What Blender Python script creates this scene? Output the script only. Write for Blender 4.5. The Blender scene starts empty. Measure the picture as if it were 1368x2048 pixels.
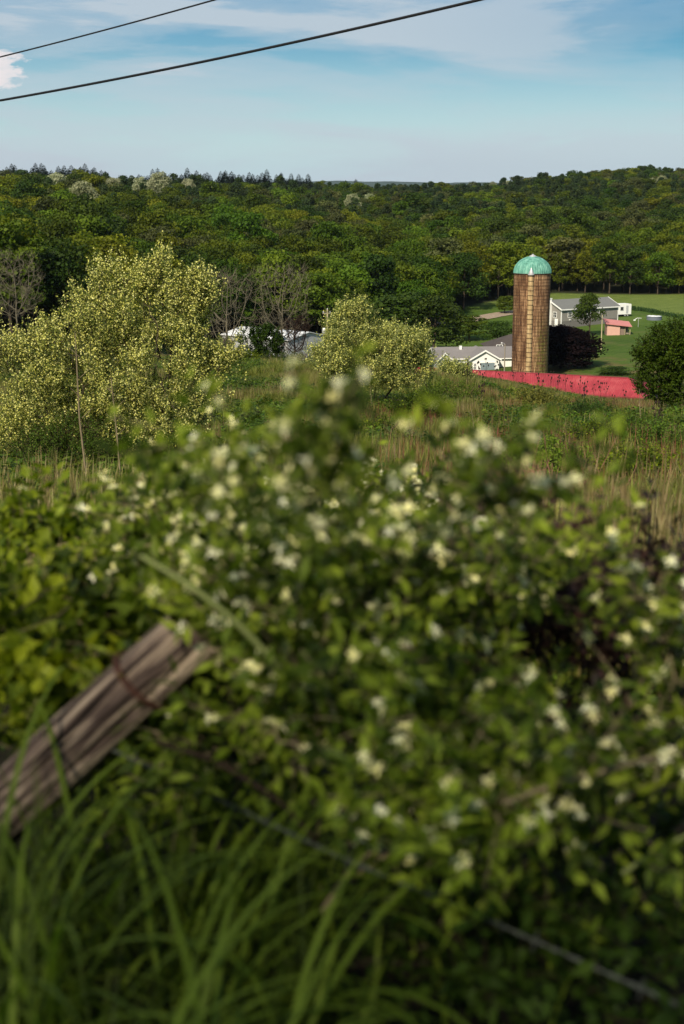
import bpy, math
import numpy as np
from mathutils import Vector, Matrix

R = math.radians
PI = math.pi
SC = bpy.context.scene
COL = SC.collection

# ------------------------------------------------------------------ camera, sky, sun, exposure
EYE = 1.6
PITCH = R(12.5)
LENS = 50.0
FPX = 2048 * LENS / 36.0
cd = bpy.data.cameras.new("camera")
cam = bpy.data.objects.new("camera", cd)
COL.objects.link(cam)
cam.location = (0, 0, EYE)
cam.rotation_euler = (PI / 2 - PITCH, 0, 0)
cd.sensor_fit = 'VERTICAL'
cd.sensor_height = 36.0
cd.lens = LENS
cd.clip_end = 30000
cd.dof.use_dof = True
cd.dof.focus_distance = 70.0
cd.dof.aperture_fstop = 3.0
SC.camera = cam

SUN_EL, SUN_AZ = R(38), R(-157)      # azimuth from +Y, clockwise positive: from the left, a little behind the camera
SV = Vector((math.sin(SUN_AZ) * math.cos(SUN_EL), math.cos(SUN_AZ) * math.cos(SUN_EL), math.sin(SUN_EL)))
ld = bpy.data.lights.new("sun", 'SUN')
ld.energy = 5.0
ld.angle = R(3.0)
ld.color = (1.0, 0.88, 0.68)
sun = bpy.data.objects.new("sun", ld)
COL.objects.link(sun)
sun.rotation_euler = SV.to_track_quat('Z', 'Y').to_euler()

W = bpy.data.worlds.new("World")
SC.world = W
W.use_nodes = True
nt = W.node_tree
nt.nodes.clear()


class N:
    """tiny node-graph helper"""
    def __init__(s, tree):
        s.t = tree

    def new(s, typ, **kw):
        n = s.t.nodes.new(typ)
        for k, v in kw.items():
            if k in ('ins',):
                continue
            setattr(n, k, v)
        for k, v in kw.get('ins', {}).items():
            s.put(n.inputs[k], v)
        return n

    def put(s, sock, v):
        if hasattr(v, 'is_output') or isinstance(v, bpy.types.NodeSocket):
            s.t.links.new(v, sock)
        else:
            if isinstance(v, tuple) and len(v) == 3 and sock.type == 'RGBA':
                v = v + (1.0,)
            sock.default_value = v

    def math(s, op, a, b=0.0, c=0.0, clamp=False):
        n = s.new('ShaderNodeMath', operation=op, use_clamp=clamp)
        s.put(n.inputs[0], a); s.put(n.inputs[1], b)
        s.put(n.inputs[2], c)
        return n.outputs[0]

    def mix(s, f, a, b, blend='MIX'):
        n = s.new('ShaderNodeMix', data_type='RGBA', blend_type=blend)
        s.put(n.inputs[0], f); s.put(n.inputs[6], a); s.put(n.inputs[7], b)
        return n.outputs[2]

    def ramp(s, f, stops, interp='LINEAR'):
        n = s.new('ShaderNodeValToRGB')
        n.color_ramp.interpolation = interp
        e = n.color_ramp.elements
        while len(e) > 1:
            e.remove(e[-1])
        for i, (p, c) in enumerate(stops):
            if not isinstance(c, tuple):
                c = (c, c, c)
            x = e[0] if i == 0 else e.new(p)
            x.position = p
            x.color = c + (1.0,)
        s.put(n.inputs[0], f)
        return n.outputs[0]

    def noise(s, vec=None, scale=5.0, detail=4.0, rough=0.55, dist=0.0):
        n = s.new('ShaderNodeTexNoise')
        if vec is not None:
            s.put(n.inputs['Vector'], vec)
        n.inputs['Scale'].default_value = scale
        n.inputs['Detail'].default_value = detail
        n.inputs['Roughness'].default_value = rough
        n.inputs['Distortion'].default_value = dist
        return n.outputs[0]

    def mapping(s, vec, scale=(1, 1, 1), loc=(0, 0, 0), rot=(0, 0, 0)):
        n = s.new('ShaderNodeMapping')
        s.put(n.inputs[0], vec)
        n.inputs['Location'].default_value = loc
        n.inputs['Rotation'].default_value = rot
        n.inputs['Scale'].default_value = scale
        return n.outputs[0]


g = N(nt)
sky = g.new('ShaderNodeTexSky', sky_type='NISHITA', sun_disc=False)
sky.sun_elevation = SUN_EL
sky.sun_rotation = SUN_AZ
sky.air_density = 1.3
sky.dust_density = 0.35
sky.ozone_density = 3.0
tc = g.new('ShaderNodeTexCoord').outputs['Generated']
sep = g.new('ShaderNodeSeparateXYZ')
g.put(sep.inputs[0], tc)
X_, Y_, Z_ = sep.outputs
# cirrus: long thin veils, tilted a little, stretched sideways
v1 = g.mapping(tc, scale=(3.2, 3.2, 20.0), rot=(0, R(-6), 0), loc=(3.1, 0.4, 1.7))
n1 = g.noise(v1, 0.95, 7, 0.50, 0.6)
v2 = g.mapping(tc, scale=(5.0, 5.0, 34.0), rot=(0, R(-4), 0), loc=(9.0, 2.0, 5.0))
n2 = g.noise(v2, 1.6, 7, 0.6, 0.3)
veil = g.ramp(g.math('ADD', g.math('MULTIPLY', n1, 0.72), g.math('MULTIPLY', n2, 0.28)),
              [(0.39, 0.0), (0.47, 0.4), (0.55, 1.0)], 'EASE')
leftness = g.math('MULTIPLY_ADD', X_, -1.7, 0.62, clamp=True)      # the veils are thicker towards the west
lowness = g.math('MULTIPLY_ADD', Z_, -10.0, 0.95, clamp=True)
amt = g.math('MULTIPLY', veil, g.math('ADD', leftness, 0.42), clamp=True)
# one brighter puffy bank low in the west
dx = g.math('DIVIDE', g.math('ADD', X_, 0.262), 0.052)
dz = g.math('DIVIDE', g.math('ADD', Z_, -0.083), 0.016)
rr = g.math('SQRT', g.math('ADD', g.math('MULTIPLY', dx, dx), g.math('MULTIPLY', dz, dz)))
n3 = g.noise(g.mapping(tc, scale=(20, 20, 46)), 1.0, 8, 0.62, 0.2)
puff = g.ramp(g.math('SUBTRACT', g.math('MULTIPLY', n3, 2.3), rr), [(0.06, 0.0), (0.2, 0.8), (0.5, 1.0)])
base = g.mix(1.0, sky.outputs[0], (0.66, 0.90, 1.12), 'MULTIPLY')
deep = g.math('MULTIPLY', g.math('MULTIPLY_ADD', Z_, 13.0, -0.42, clamp=True), g.math('MULTIPLY_ADD', X_, 0.8, 0.82, clamp=True))
base = g.mix(deep, base, g.mix(1.0, base, (0.30, 0.54, 0.64), 'MULTIPLY'))       # deeper, polarised blue away from the horizon
base = g.mix(lowness, base, (6.0, 7.75, 8.6))
c1 = g.mix(g.math('MULTIPLY', amt, 0.86), base, (5.7, 6.5, 7.2))
c2 = g.mix(puff, c1, (9.2, 8.5, 8.5))
bg = g.new('ShaderNodeBackground', ins={'Color': c2, 'Strength': 0.081})
out = g.new('ShaderNodeOutputWorld')
nt.links.new(bg.outputs[0], out.inputs[0])

SC.view_settings.view_transform = 'Standard'
SC.view_settings.look = 'None'
SC.view_settings.exposure = 0.25
SC.view_settings.gamma = 1.0
SC.cycles.max_bounces = 6
SC.cycles.diffuse_bounces = 3
SC.cycles.transmission_bounces = 4
SC.cycles.glossy_bounces = 2
SC.cycles.use_denoising = True

# ------------------------------------------------------------------ helpers
CP, SP = math.cos(PITCH), math.sin(PITCH)


def at(px, py, Y):
    """the place that lies in the direction of photo point (px, py), Y metres ahead"""
    u = (px - 684) / FPX
    v = (1024 - py) / FPX
    t = Y / (CP + v * SP)
    return np.array([u * t, Y, EYE + t * (v * CP - SP)])


def tag(o, label=None, cat=None, group=None, kind=None):
    if label: o['label'] = label
    if cat: o['category'] = cat
    if group: o['group'] = group
    if kind: o['kind'] = kind
    return o


def empty(name, loc=(0, 0, 0), rz=0.0):
    o = bpy.data.objects.new(name, None)
    o.empty_display_size = 0.3
    COL.objects.link(o)
    o.location = loc
    o.rotation_euler = (0, 0, rz)
    return o


def copy_tree(o, parent=None):
    c = o.copy()
    COL.objects.link(c)
    c.parent = parent
    for ch in list(o.children):
        copy_tree(ch, c)
    return c


class MB:
    """collects vertices and faces (numpy blocks) for one mesh"""
    def __init__(s):
        s.v = []; s.f = []; s.n = 0; s.tone = []; s.uv = None; s.mi = []

    def add(s, v, faces, tone=0.5, mi=0):
        v = np.asarray(v, dtype=np.float64).reshape(-1, 3)
        faces = np.asarray(faces, dtype=np.int64)
        s.v.append(v)
        s.f.append(faces + s.n)
        s.n += len(v)
        t = np.full(len(v), tone, dtype=np.float64) if np.isscalar(tone) else np.asarray(tone, dtype=np.float64)
        s.tone.append(t)
        s.mi.append(np.full(len(faces), mi, dtype=np.int32))
        return s

    def box(s, lo, hi, tone=0.5, mi=0):
        x0, y0, z0 = lo; x1, y1, z1 = hi
        v = [(x0, y0, z0), (x1, y0, z0), (x1, y1, z0), (x0, y1, z0), (x0, y0, z1), (x1, y0, z1), (x1, y1, z1), (x0, y1, z1)]
        f = [(0, 3, 2, 1), (4, 5, 6, 7), (0, 1, 5, 4), (1, 2, 6, 5), (2, 3, 7, 6), (3, 0, 4, 7)]
        return s.add(v, f, tone, mi)

    def ring_tube(s, pts, rad, sides=8, cap=True, tone=0.5, mi=0):
        pts = np.asarray(pts, float)
        n = len(pts)
        rad = np.full(n, rad) if np.isscalar(rad) else np.asarray(rad)
        T = np.gradient(pts, axis=0)
        T /= np.linalg.norm(T, axis=1)[:, None] + 1e-12
        ref = np.array([0, 0, 1.0]) if abs(T[0, 2]) < 0.9 else np.array([1.0, 0, 0])
        A = np.cross(T, ref); A /= np.linalg.norm(A, axis=1)[:, None] + 1e-12
        B = np.cross(T, A)
        th = np.arange(sides) * 2 * PI / sides
        V = pts[:, None, :] + rad[:, None, None] * (np.cos(th)[None, :, None] * A[:, None, :] + np.sin(th)[None, :, None] * B[:, None, :])
        i = np.arange(n - 1)[:, None] * sides
        j = np.arange(sides)[None, :]
        j2 = (j + 1) % sides
        F = np.stack([i + j, i + j2, i + sides + j2, i + sides + j], -1).reshape(-1, 4)
        s.add(V, F, tone, mi)
        if cap:
            for k, rev in ((0, True), (n - 1, False)):
                c = s.n
                vv = np.vstack([V[k], pts[k][None]])
                ff = [(a, (a + 1) % sides, sides, sides) for a in range(sides)]
                s.add(vv, np.array([(f[0], f[1], f[2]) for f in ff]), tone, mi)
        return s

    def lathe(s, prof, sides=24, c=(0, 0, 0), tone=0.5, mi=0, a0=0.0, a1=2 * PI):
        prof = np.asarray(prof, float)
        closed = abs(a1 - a0 - 2 * PI) < 1e-6
        m = sides if closed else sides + 1
        th = a0 + np.arange(m) * (a1 - a0) / sides
        V = np.stack([prof[:, 0][:, None] * np.cos(th)[None] + c[0], prof[:, 0][:, None] * np.sin(th)[None] + c[1],
                      np.repeat(prof[:, 1][:, None], m, 1) + c[2]], -1)
        i = np.arange(len(prof) - 1)[:, None] * m
        j = np.arange(sides)[None, :]
        j2 = (j + 1) % m
        F = np.stack([i + j, i + j2, i + m + j2, i + m + j], -1).reshape(-1, 4)
        return s.add(V, F, tone, mi)

    def prism(s, poly, y0, y1, axis='y', tone=0.5, mi=0):
        """polygon in (a, z) extruded along y (or x)"""
        n = len(poly)
        v = []
        for d in (y0, y1):
            for a, z in poly:
                v.append((a, d, z) if axis == 'y' else (d, a, z))
        s.add(v, [(i, (i + 1) % n, n + (i + 1) % n, n + i) for i in range(n)], tone, mi)
        # caps as fans of triangles
        s.add(v[:n], [(0, i + 1, i) for i in range(1, n - 1)], tone, mi)
        s.add(v[n:], [(0, i, i + 1) for i in range(1, n - 1)], tone, mi)
        return s

    def build(s, name, mats, parent=None, smooth=False, uv=None):
        me = bpy.data.meshes.new(name)
        V = np.vstack(s.v)
        me.vertices.add(len(V))
        me.vertices.foreach_set('co', V.astype(np.float32).ravel())
        sizes = np.concatenate([np.full(len(f), f.shape[1]) for f in s.f])
        loops = np.concatenate([f.ravel() for f in s.f])
        me.loops.add(len(loops))
        me.loops.foreach_set('vertex_index', loops.astype(np.int32))
        me.polygons.add(len(sizes))
        starts = np.concatenate([[0], np.cumsum(sizes)[:-1]])
        me.polygons.foreach_set('loop_start', starts.astype(np.int32))
        me.polygons.foreach_set('material_index', np.concatenate(s.mi))
        me.polygons.foreach_set('use_smooth', np.full(len(sizes), smooth))
        a = me.attributes.new('tone', 'FLOAT', 'POINT')
        a.data.foreach_set('value', np.concatenate(s.tone).astype(np.float32))
        if uv is not None:
            l = me.uv_layers.new(name='uv')
            l.data.foreach_set('uv', uv[loops].astype(np.float32).ravel())
        me.update(calc_edges=True)
        me.validate()
        for m in (mats if isinstance(mats, (list, tuple)) else [mats]):
            me.materials.append(m)
        o = bpy.data.objects.new(name, me)
        COL.objects.link(o)
        o.parent = parent
        return o


def vnoise(x, y, seed=0):
    """smooth value noise, vectorised"""
    x = np.asarray(x, float); y = np.asarray(y, float)
    xi = np.floor(x).astype(np.int64); yi = np.floor(y).astype(np.int64)
    fx = x - xi; fy = y - yi
    fx = fx * fx * (3 - 2 * fx); fy = fy * fy * (3 - 2 * fy)

    def h(a, b):
        n = (a * 374761393 + b * 668265263 + seed * 1442695041) & 0x7fffffff
        n = ((n ^ (n >> 13)) * 1274126177) & 0x7fffffff
        return ((n ^ (n >> 16)) & 0xffff) / 65535.0
    return (h(xi, yi) * (1 - fx) + h(xi + 1, yi) * fx) * (1 - fy) + (h(xi, yi + 1) * (1 - fx) + h(xi + 1, yi + 1) * fx) * fy


def fbm(x, y, seed=0, o=3):
    t = 0; a = 0.5; s = 0
    for i in range(o):
        t = t + a * vnoise(x * 2 ** i, y * 2 ** i, seed + i); s += a; a *= 0.5
    return t / s


# ------------------------------------------------------------------ lie of the land
KY = np.array([-400, 0, 3, 5, 10, 20, 30, 45, 60, 80, 100, 120, 150, 190, 215, 260, 300, 350, 400, 600, 800, 1000, 1120, 1600, 9000.])
near = [1.5, 1.6, 1.65, 1.85, 2.7, 4.3, 5.8]
KD = np.array([
    near + [7.4, 8.6, 10.4, 12.0, 14.0, 17.0, 19.0, 19.0, 17.5, 15.5, 13.0, 11.0, 6.5, 2.0, -2.2, -2.2, 28, 60],     # far left
    near + [7.3, 8.3, 9.7, 11.2, 13.6, 19.0, 26.0, 27.0, 26.5, 25.0, 22.0, 19.0, 13.0, 7.5, 5.4, 6.2, 33, 60],         # left of centre
    near + [7.4, 8.6, 10.4, 12.2, 15.5, 23.0, 28.5, 28.5, 28.5, 28.0, 26.4, 24.5, 18.5, 12.4, 8.0, 8.5, 36, 60],       # right of centre
    near + [7.4, 9.2, 11.7, 14.3, 18.5, 23.0, 28.5, 27.0, 26.9, 26.6, 26.5, 26.6, 18.5, 8.0, -3.5, -8.5, 22, 60]])    # far right
KA = np.array([-0.24, -0.075, 0.06, 0.21])


def ground(x, y):
    x = np.asarray(x, float); y = np.asarray(y, float)
    cols = np.stack([np.interp(y, KY, KD[i]) for i in range(4)])
    # a softer second read rounds off the kinks of the profile
    cols2 = np.stack([(np.interp(y - np.abs(y) * 0.06, KY, KD[i]) + np.interp(y + np.abs(y) * 0.06, KY, KD[i])) / 2 for i in range(4)])
    cols = 0.5 * cols + 0.5 * cols2
    a = np.clip(x / np.maximum(y, 12.0), -0.24, 0.21)
    k = np.clip(np.searchsorted(KA, a) - 1, 0, 2)
    t = (a - KA[k]) / (KA[k + 1] - KA[k])
    t = t * t * (3 - 2 * t)
    lo = np.take_along_axis(cols, k[None], 0)[0] if cols.ndim > 1 and k.ndim > 0 else cols[k]
    hi = np.take_along_axis(cols, (k + 1)[None], 0)[0] if cols.ndim > 1 and k.ndim > 0 else cols[k + 1]
    D = lo * (1 - t) + hi * t
    bump = (fbm(x / 14, y / 14, 5) - 0.5) * np.clip((y - 8) / 40, 0, 1) * np.where((y > 175) & (y < 430), 0.5, 1.6)
    big = (fbm(x / 90, y / 90, 9) - 0.5) * 10 * np.clip((y - 420) / 200, 0, 1) * np.where(y > 880, 0.35, np.clip((1080 - y) / 300, 0.35, 1))
    return EYE - D + bump * 0.8 + big


def gz(x, y):
    return float(ground(np.array([x]), np.array([y]))[0])


def gp(px, Y, dz=0.0):
    """a place on the ground at distance Y in photo column px"""
    x = (px - 684) / FPX * Y
    return np.array([x, Y, gz(x, Y) + dz])


# ------------------------------------------------------------------ materials
def new_mat(name):
    m = bpy.data.materials.new(name)
    m.use_nodes = True
    m.node_tree.nodes.clear()
    return m, N(m.node_tree)


def finish(m, g, shader, disp=None):
    o = g.new('ShaderNodeOutputMaterial')
    g.t.links.new(shader, o.inputs[0])
    return m


def bump(g, h, strength=0.3, dist=0.02):
    b = g.new('ShaderNodeBump', ins={'Strength': strength, 'Distance': dist})
    g.put(b.inputs['Height'], h)
    return b.outputs[0]


def principled(g, col, rough=0.7, metal=0.0, normal=None, spec=0.3):
    p = g.new('ShaderNodeBsdfPrincipled')
    g.put(p.inputs['Base Color'], col)
    g.put(p.inputs['Roughness'], rough)
    g.put(p.inputs['Metallic'], metal)
    p.inputs['Specular IOR Level'].default_value = spec
    if normal is not None:
        g.put(p.inputs['Normal'], normal)
    return p.outputs[0]


def leaf_mat(name, dark, mid, light, transl=0.35, rnd=0.25, rough=0.55, spec=0.25, coord='Object', nscale=0.5, st=(0.1, 0.5, 0.92)):
    m, g = new_mat(name)
    t = g.new('ShaderNodeAttribute', attribute_name='tone').outputs['Fac']
    oi = g.new('ShaderNodeObjectInfo').outputs['Random']
    tcn = g.new('ShaderNodeTexCoord').outputs[coord]
    nz = g.noise(tcn, nscale, 3, 0.6)
    f = g.math('ADD', g.math('MULTIPLY', t, 0.75), g.math('MULTIPLY', nz, 0.3), clamp=True)
    f = g.math('ADD', f, g.math('MULTIPLY', g.math('SUBTRACT', oi, 0.5), rnd), clamp=True)
    col = g.ramp(f, [(st[0], dark), (st[1], mid), (st[2], light)])
    hs = g.new('ShaderNodeHueSaturation')
    oi2 = g.math('FRACT', g.math('MULTIPLY', oi, 37.7))
    g.put(hs.inputs['Hue'], g.math('ADD', 0.5, g.math('MULTIPLY', g.math('SUBTRACT', oi2, 0.5), 0.10 * rnd)))
    g.put(hs.inputs['Value'], g.math('ADD', 1.0, g.math('MULTIPLY', g.math('SUBTRACT', g.math('FRACT', g.math('MULTIPLY', oi, 91.3)), 0.5), rnd * 1.2)))
    g.put(hs.inputs['Color'], col)
    p = principled(g, hs.outputs[0], rough, spec=spec)
    tr = g.new('ShaderNodeBsdfTranslucent')
    g.put(tr.inputs[0], g.mix(1.0, hs.outputs[0], (1.25, 1.35, 0.6), 'MULTIPLY'))
    mx = g.new('ShaderNodeMixShader', ins={0: transl})
    g.t.links.new(p, mx.inputs[1]); g.t.links.new(tr.outputs[0], mx.inputs[2])
    return finish(m, g, mx.outputs[0])


def bark_mat(name, c0, c1, scale=6.0, rough=0.9):
    m, g = new_mat(name)
    tcn = g.new('ShaderNodeTexCoord').outputs['Object']
    n = g.noise(g.mapping(tcn, scale=(1, 1, 0.25)), scale, 6, 0.65)
    col = g.ramp(n, [(0.3, c0), (0.7, c1)])
    return finish(m, g, principled(g, col, rough, normal=bump(g, n, 0.5, 0.03), spec=0.1))


def plain(name, col, rough=0.6, metal=0.0, var=0.12, scale=3.0, spec=0.3):
    m, g = new_mat(name)
    tcn = g.new('ShaderNodeTexCoord').outputs['Object']
    n = g.noise(tcn, scale, 5, 0.6)
    c = g.mix(n, tuple(x * (1 - var) for x in col), tuple(min(1, x * (1 + var)) for x in col))
    return finish(m, g, principled(g, c, rough, metal, spec=spec, normal=bump(g, n, 0.08, 0.01)))


M = {}
M['decid'] = leaf_mat('leaf_green', (0.024, 0.044, 0.004), (0.062, 0.096, 0.007), (0.115, 0.155, 0.012), 0.32, 0.6, nscale=0.35, spec=.1)
M['yellowgreen'] = leaf_mat('leaf_yellow_green', (0.044, 0.060, 0.004), (0.108, 0.130, 0.008), (0.18, 0.20, 0.014), 0.32, 0.4, nscale=0.35, spec=.1)
M['darkgreen'] = leaf_mat('leaf_dark_green', (0.013, 0.028, 0.004), (0.032, 0.058, 0.007), (0.060, 0.095, 0.011), 0.25, 0.3, nscale=0.35, spec=.1)
M['olivegreen'] = leaf_mat('leaf_olive', (0.028, 0.036, 0.010), (0.060, 0.070, 0.020), (0.100, 0.112, 0.034), 0.25, 0.4, nscale=0.35, spec=.12)
M['pine'] = leaf_mat('needles_pine', (0.012, 0.024, 0.008), (0.026, 0.046, 0.014), (0.046, 0.072, 0.022), 0.12, 0.3, nscale=0.35, spec=.1)
M['spruce'] = leaf_mat('needles_spruce', (0.004, 0.010, 0.005), (0.008, 0.018, 0.008), (0.015, 0.028, 0.012), 0.05, 0.3, nscale=0.35)
M['blossom'] = leaf_mat('blossom_pale', (0.11, 0.13, 0.06), (0.27, 0.29, 0.16), (0.50, 0.51, 0.34), 0.25, 0.3, nscale=0.5)
M['purple'] = leaf_mat('leaf_purple', (0.003, 0.0018, 0.002), (0.006, 0.0035, 0.004), (0.012, 0.006, 0.007), 0.05, 0.1, rough=0.9, spec=0.05, nscale=0.5)
M['olive_leaf'] = leaf_mat('leaf_autumn_olive', (0.024, 0.042, 0.007), (0.075, 0.108, 0.020), (0.17, 0.21, 0.05), 0.35, 0.1, nscale=0.8)
M['olive_bloom'] = leaf_mat('bloom_autumn_olive', (0.50, 0.50, 0.10), (0.70, 0.68, 0.18), (0.84, 0.82, 0.36), 0.3, 0.05)
M['silver_leaf'] = leaf_mat('leaf_silvery', (0.09, 0.125, 0.030), (0.20, 0.24, 0.07), (0.36, 0.39, 0.15), 0.35, 0.1, nscale=0.8)
M['honey_leaf'] = leaf_mat('leaf_honeysuckle', (0.018, 0.032, 0.004), (0.082, 0.122, 0.010), (0.25, 0.31, 0.028), 0.42, 0.15, nscale=3.0, spec=.2, st=(.30, .52, .76))
M['shrub_leaf'] = leaf_mat('leaf_bramble', (0.028, 0.048, 0.003), (0.085, 0.130, 0.007), (0.23, 0.28, 0.012), 0.42, 0.2, nscale=3.0, spec=.2, st=(.28, .52, .80))
M['petal'] = leaf_mat('petal_cream', (0.80, 0.75, 0.32), (0.88, 0.86, 0.52), (0.90, 0.90, 0.74), 0.22, 0.05)
M['yellow_leaf'] = leaf_mat('leaf_turning_yellow', (0.45, 0.30, 0.02), (0.60, 0.42, 0.03), (0.70, 0.55, 0.06), 0.35, 0.1)
M['dead_leaf'] = leaf_mat('leaf_dead', (0.010, 0.006, 0.005), (0.030, 0.014, 0.011), (0.075, 0.032, 0.026), 0.15, 0.2)
M['grass_near'] = leaf_mat('grass_blade', (0.022, 0.034, 0.003), (0.062, 0.100, 0.008), (0.15, 0.215, 0.018), 0.42, 0.1, nscale=2.0, spec=.2, st=(.25, .5, .85))
M['grass'] = leaf_mat('grass_meadow', (0.050, 0.066, 0.008), (0.118, 0.138, 0.020), (0.23, 0.235, 0.05), 0.3, 0.5)
M['straw'] = leaf_mat('grass_straw', (0.09, 0.072, 0.026), (0.185, 0.145, 0.058), (0.33, 0.27, 0.13), 0.25, 0.4)
M['rust_weed'] = leaf_mat('weed_rust', (0.06, 0.022, 0.014), (0.15, 0.06, 0.035), (0.25, 0.12, 0.06), 0.2, 0.4)
M['weed'] = leaf_mat('weed_green', (0.020, 0.042, 0.004), (0.060, 0.105, 0.008), (0.13, 0.19, 0.015), 0.35, 0.5)
M['seedhead'] = plain('teasel_brown', (0.022, 0.013, 0.009), 0.9)
M['bark'] = bark_mat('bark', (0.03, 0.022, 0.016), (0.09, 0.07, 0.05))
M['bark_grey'] = bark_mat('bark_grey', (0.085, 0.075, 0.052), (0.17, 0.15, 0.105))
M['bark_tan'] = bark_mat('bark_tan', (0.12, 0.095, 0.055), (0.26, 0.21, 0.13), 20)
M['bark_dark'] = bark_mat('bark_dark', (0.015, 0.010, 0.008), (0.045, 0.030, 0.022), 20)
M['greenstem'] = plain('stem_green', (0.16, 0.19, 0.06), 0.7)
M['white_wall'] = plain('siding_white', (0.80, 0.80, 0.78), 0.6, var=0.05)
M['white_trim'] = plain('trim_white', (0.82, 0.82, 0.80), 0.5, var=0.04)
M['white_metal'] = plain('metal_roof_white', (0.80, 0.82, 0.84), 0.45, var=0.05)
M['grey_metal'] = plain('metal_wall_grey', (0.42, 0.43, 0.45), 0.5, var=0.06)
M['dark_glass'] = plain('glass_dark', (0.03, 0.035, 0.04), 0.12, spec=0.6)
M['door_grey'] = plain('garage_door_grey', (0.20, 0.25, 0.28), 0.5)
M['black'] = plain('black_paint', (0.015, 0.015, 0.015), 0.5)
M['galv'] = plain('galvanised', (0.55, 0.55, 0.56), 0.4, 0.4)
M['wire'] = plain('wire_weathered', (0.09, 0.10, 0.085), 0.6, 0.3)
M['rust'] = plain('rusty_wire', (0.06, 0.022, 0.014), 0.9, var=0.4, scale=40)
M['cable'] = plain('cable_black', (0.006, 0.006, 0.007), 0.6)
M['poolwall'] = plain('pool_wall', (0.13, 0.15, 0.19), 0.5)
M['poolcover'] = plain('pool_cover', (0.75, 0.78, 0.80), 0.4, var=0.2, scale=2)
M['mast'] = plain('pole_wood', (0.42, 0.36, 0.22), 0.8, var=0.25, scale=3)
M['mast_grey'] = plain('pole_wood_grey', (0.24, 0.21, 0.16), 0.8, var=0.25, scale=3)
M['tyre'] = plain('tyre', (0.02, 0.02, 0.02), 0.9)


def siding(name, col, pitch=0.2):
    m, g = new_mat(name)
    tcn = g.new('ShaderNodeTexCoord').outputs['Object']
    s = g.new('ShaderNodeSeparateXYZ'); g.put(s.inputs[0], tcn)
    f = g.math('FRACT', g.math('DIVIDE', s.outputs[2], pitch))
    n = g.noise(tcn, 1.5, 5, 0.6)
    c = g.mix(n, tuple(x * 0.88 for x in col), tuple(x * 1.1 for x in col))
    return finish(m, g, principled(g, c, 0.7, normal=bump(g, f, 0.8, 0.03)))


def shingle(name, a, b):
    m, g = new_mat(name)
    tcn = g.new('ShaderNodeTexCoord').outputs['Object']
    n = g.noise(tcn, 0.7, 5, 0.7)
    n2 = g.noise(g.mapping(tcn, scale=(3, 3, 8)), 3.0, 3, 0.7)
    c = g.mix(g.math('ADD', g.math('MULTIPLY', n, 0.6), g.math('MULTIPLY', n2, 0.4)), a, b)
    return finish(m, g, principled(g, c, 0.9, normal=bump(g, n2, 0.4, 0.02), spec=0.15))


M['siding_grey'] = siding('siding_grey', (0.27, 0.255, 0.235))
M['siding_lower'] = siding('siding_lower', (0.18, 0.17, 0.16), 0.3)
M['shingle_grey'] = shingle('shingle_grey', (0.13, 0.135, 0.13), (0.20, 0.205, 0.20))
M['shingle_old'] = shingle('shingle_old', (0.14, 0.13, 0.13), (0.26, 0.245, 0.245))
M['shingle_dark'] = shingle('shingle_dark', (0.05, 0.042, 0.04), (0.10, 0.085, 0.08))
M['pink_wall'] = siding('pink_boards', (0.62, 0.37, 0.30), 0.25)
M['pink_roof'] = shingle('pink_roof', (0.42, 0.13, 0.13), (0.62, 0.30, 0.28))


def ribbed_red():
    m, g = new_mat('red_roof_steel')
    tcn = g.new('ShaderNodeTexCoord').outputs['Object']
    s = g.new('ShaderNodeSeparateXYZ'); g.put(s.inputs[0], tcn)
    n = g.noise(tcn, 0.35, 5, 0.6)
    n2 = g.noise(g.mapping(tcn, scale=(6, 0.4, 0.4)), 1.2, 4, 0.7)
    f = g.math('ADD', g.math('MULTIPLY', n, 0.6), g.math('MULTIPLY', n2, 0.4))
    c = g.ramp(f, [(0.38, (0.23, 0.022, 0.026)), (0.52, (0.36, 0.036, 0.043)), (0.64, (0.44, 0.085, 0.085))])
    return finish(m, g, principled(g, c, 0.45, spec=0.35))


M['red_roof'] = ribbed_red()


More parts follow.
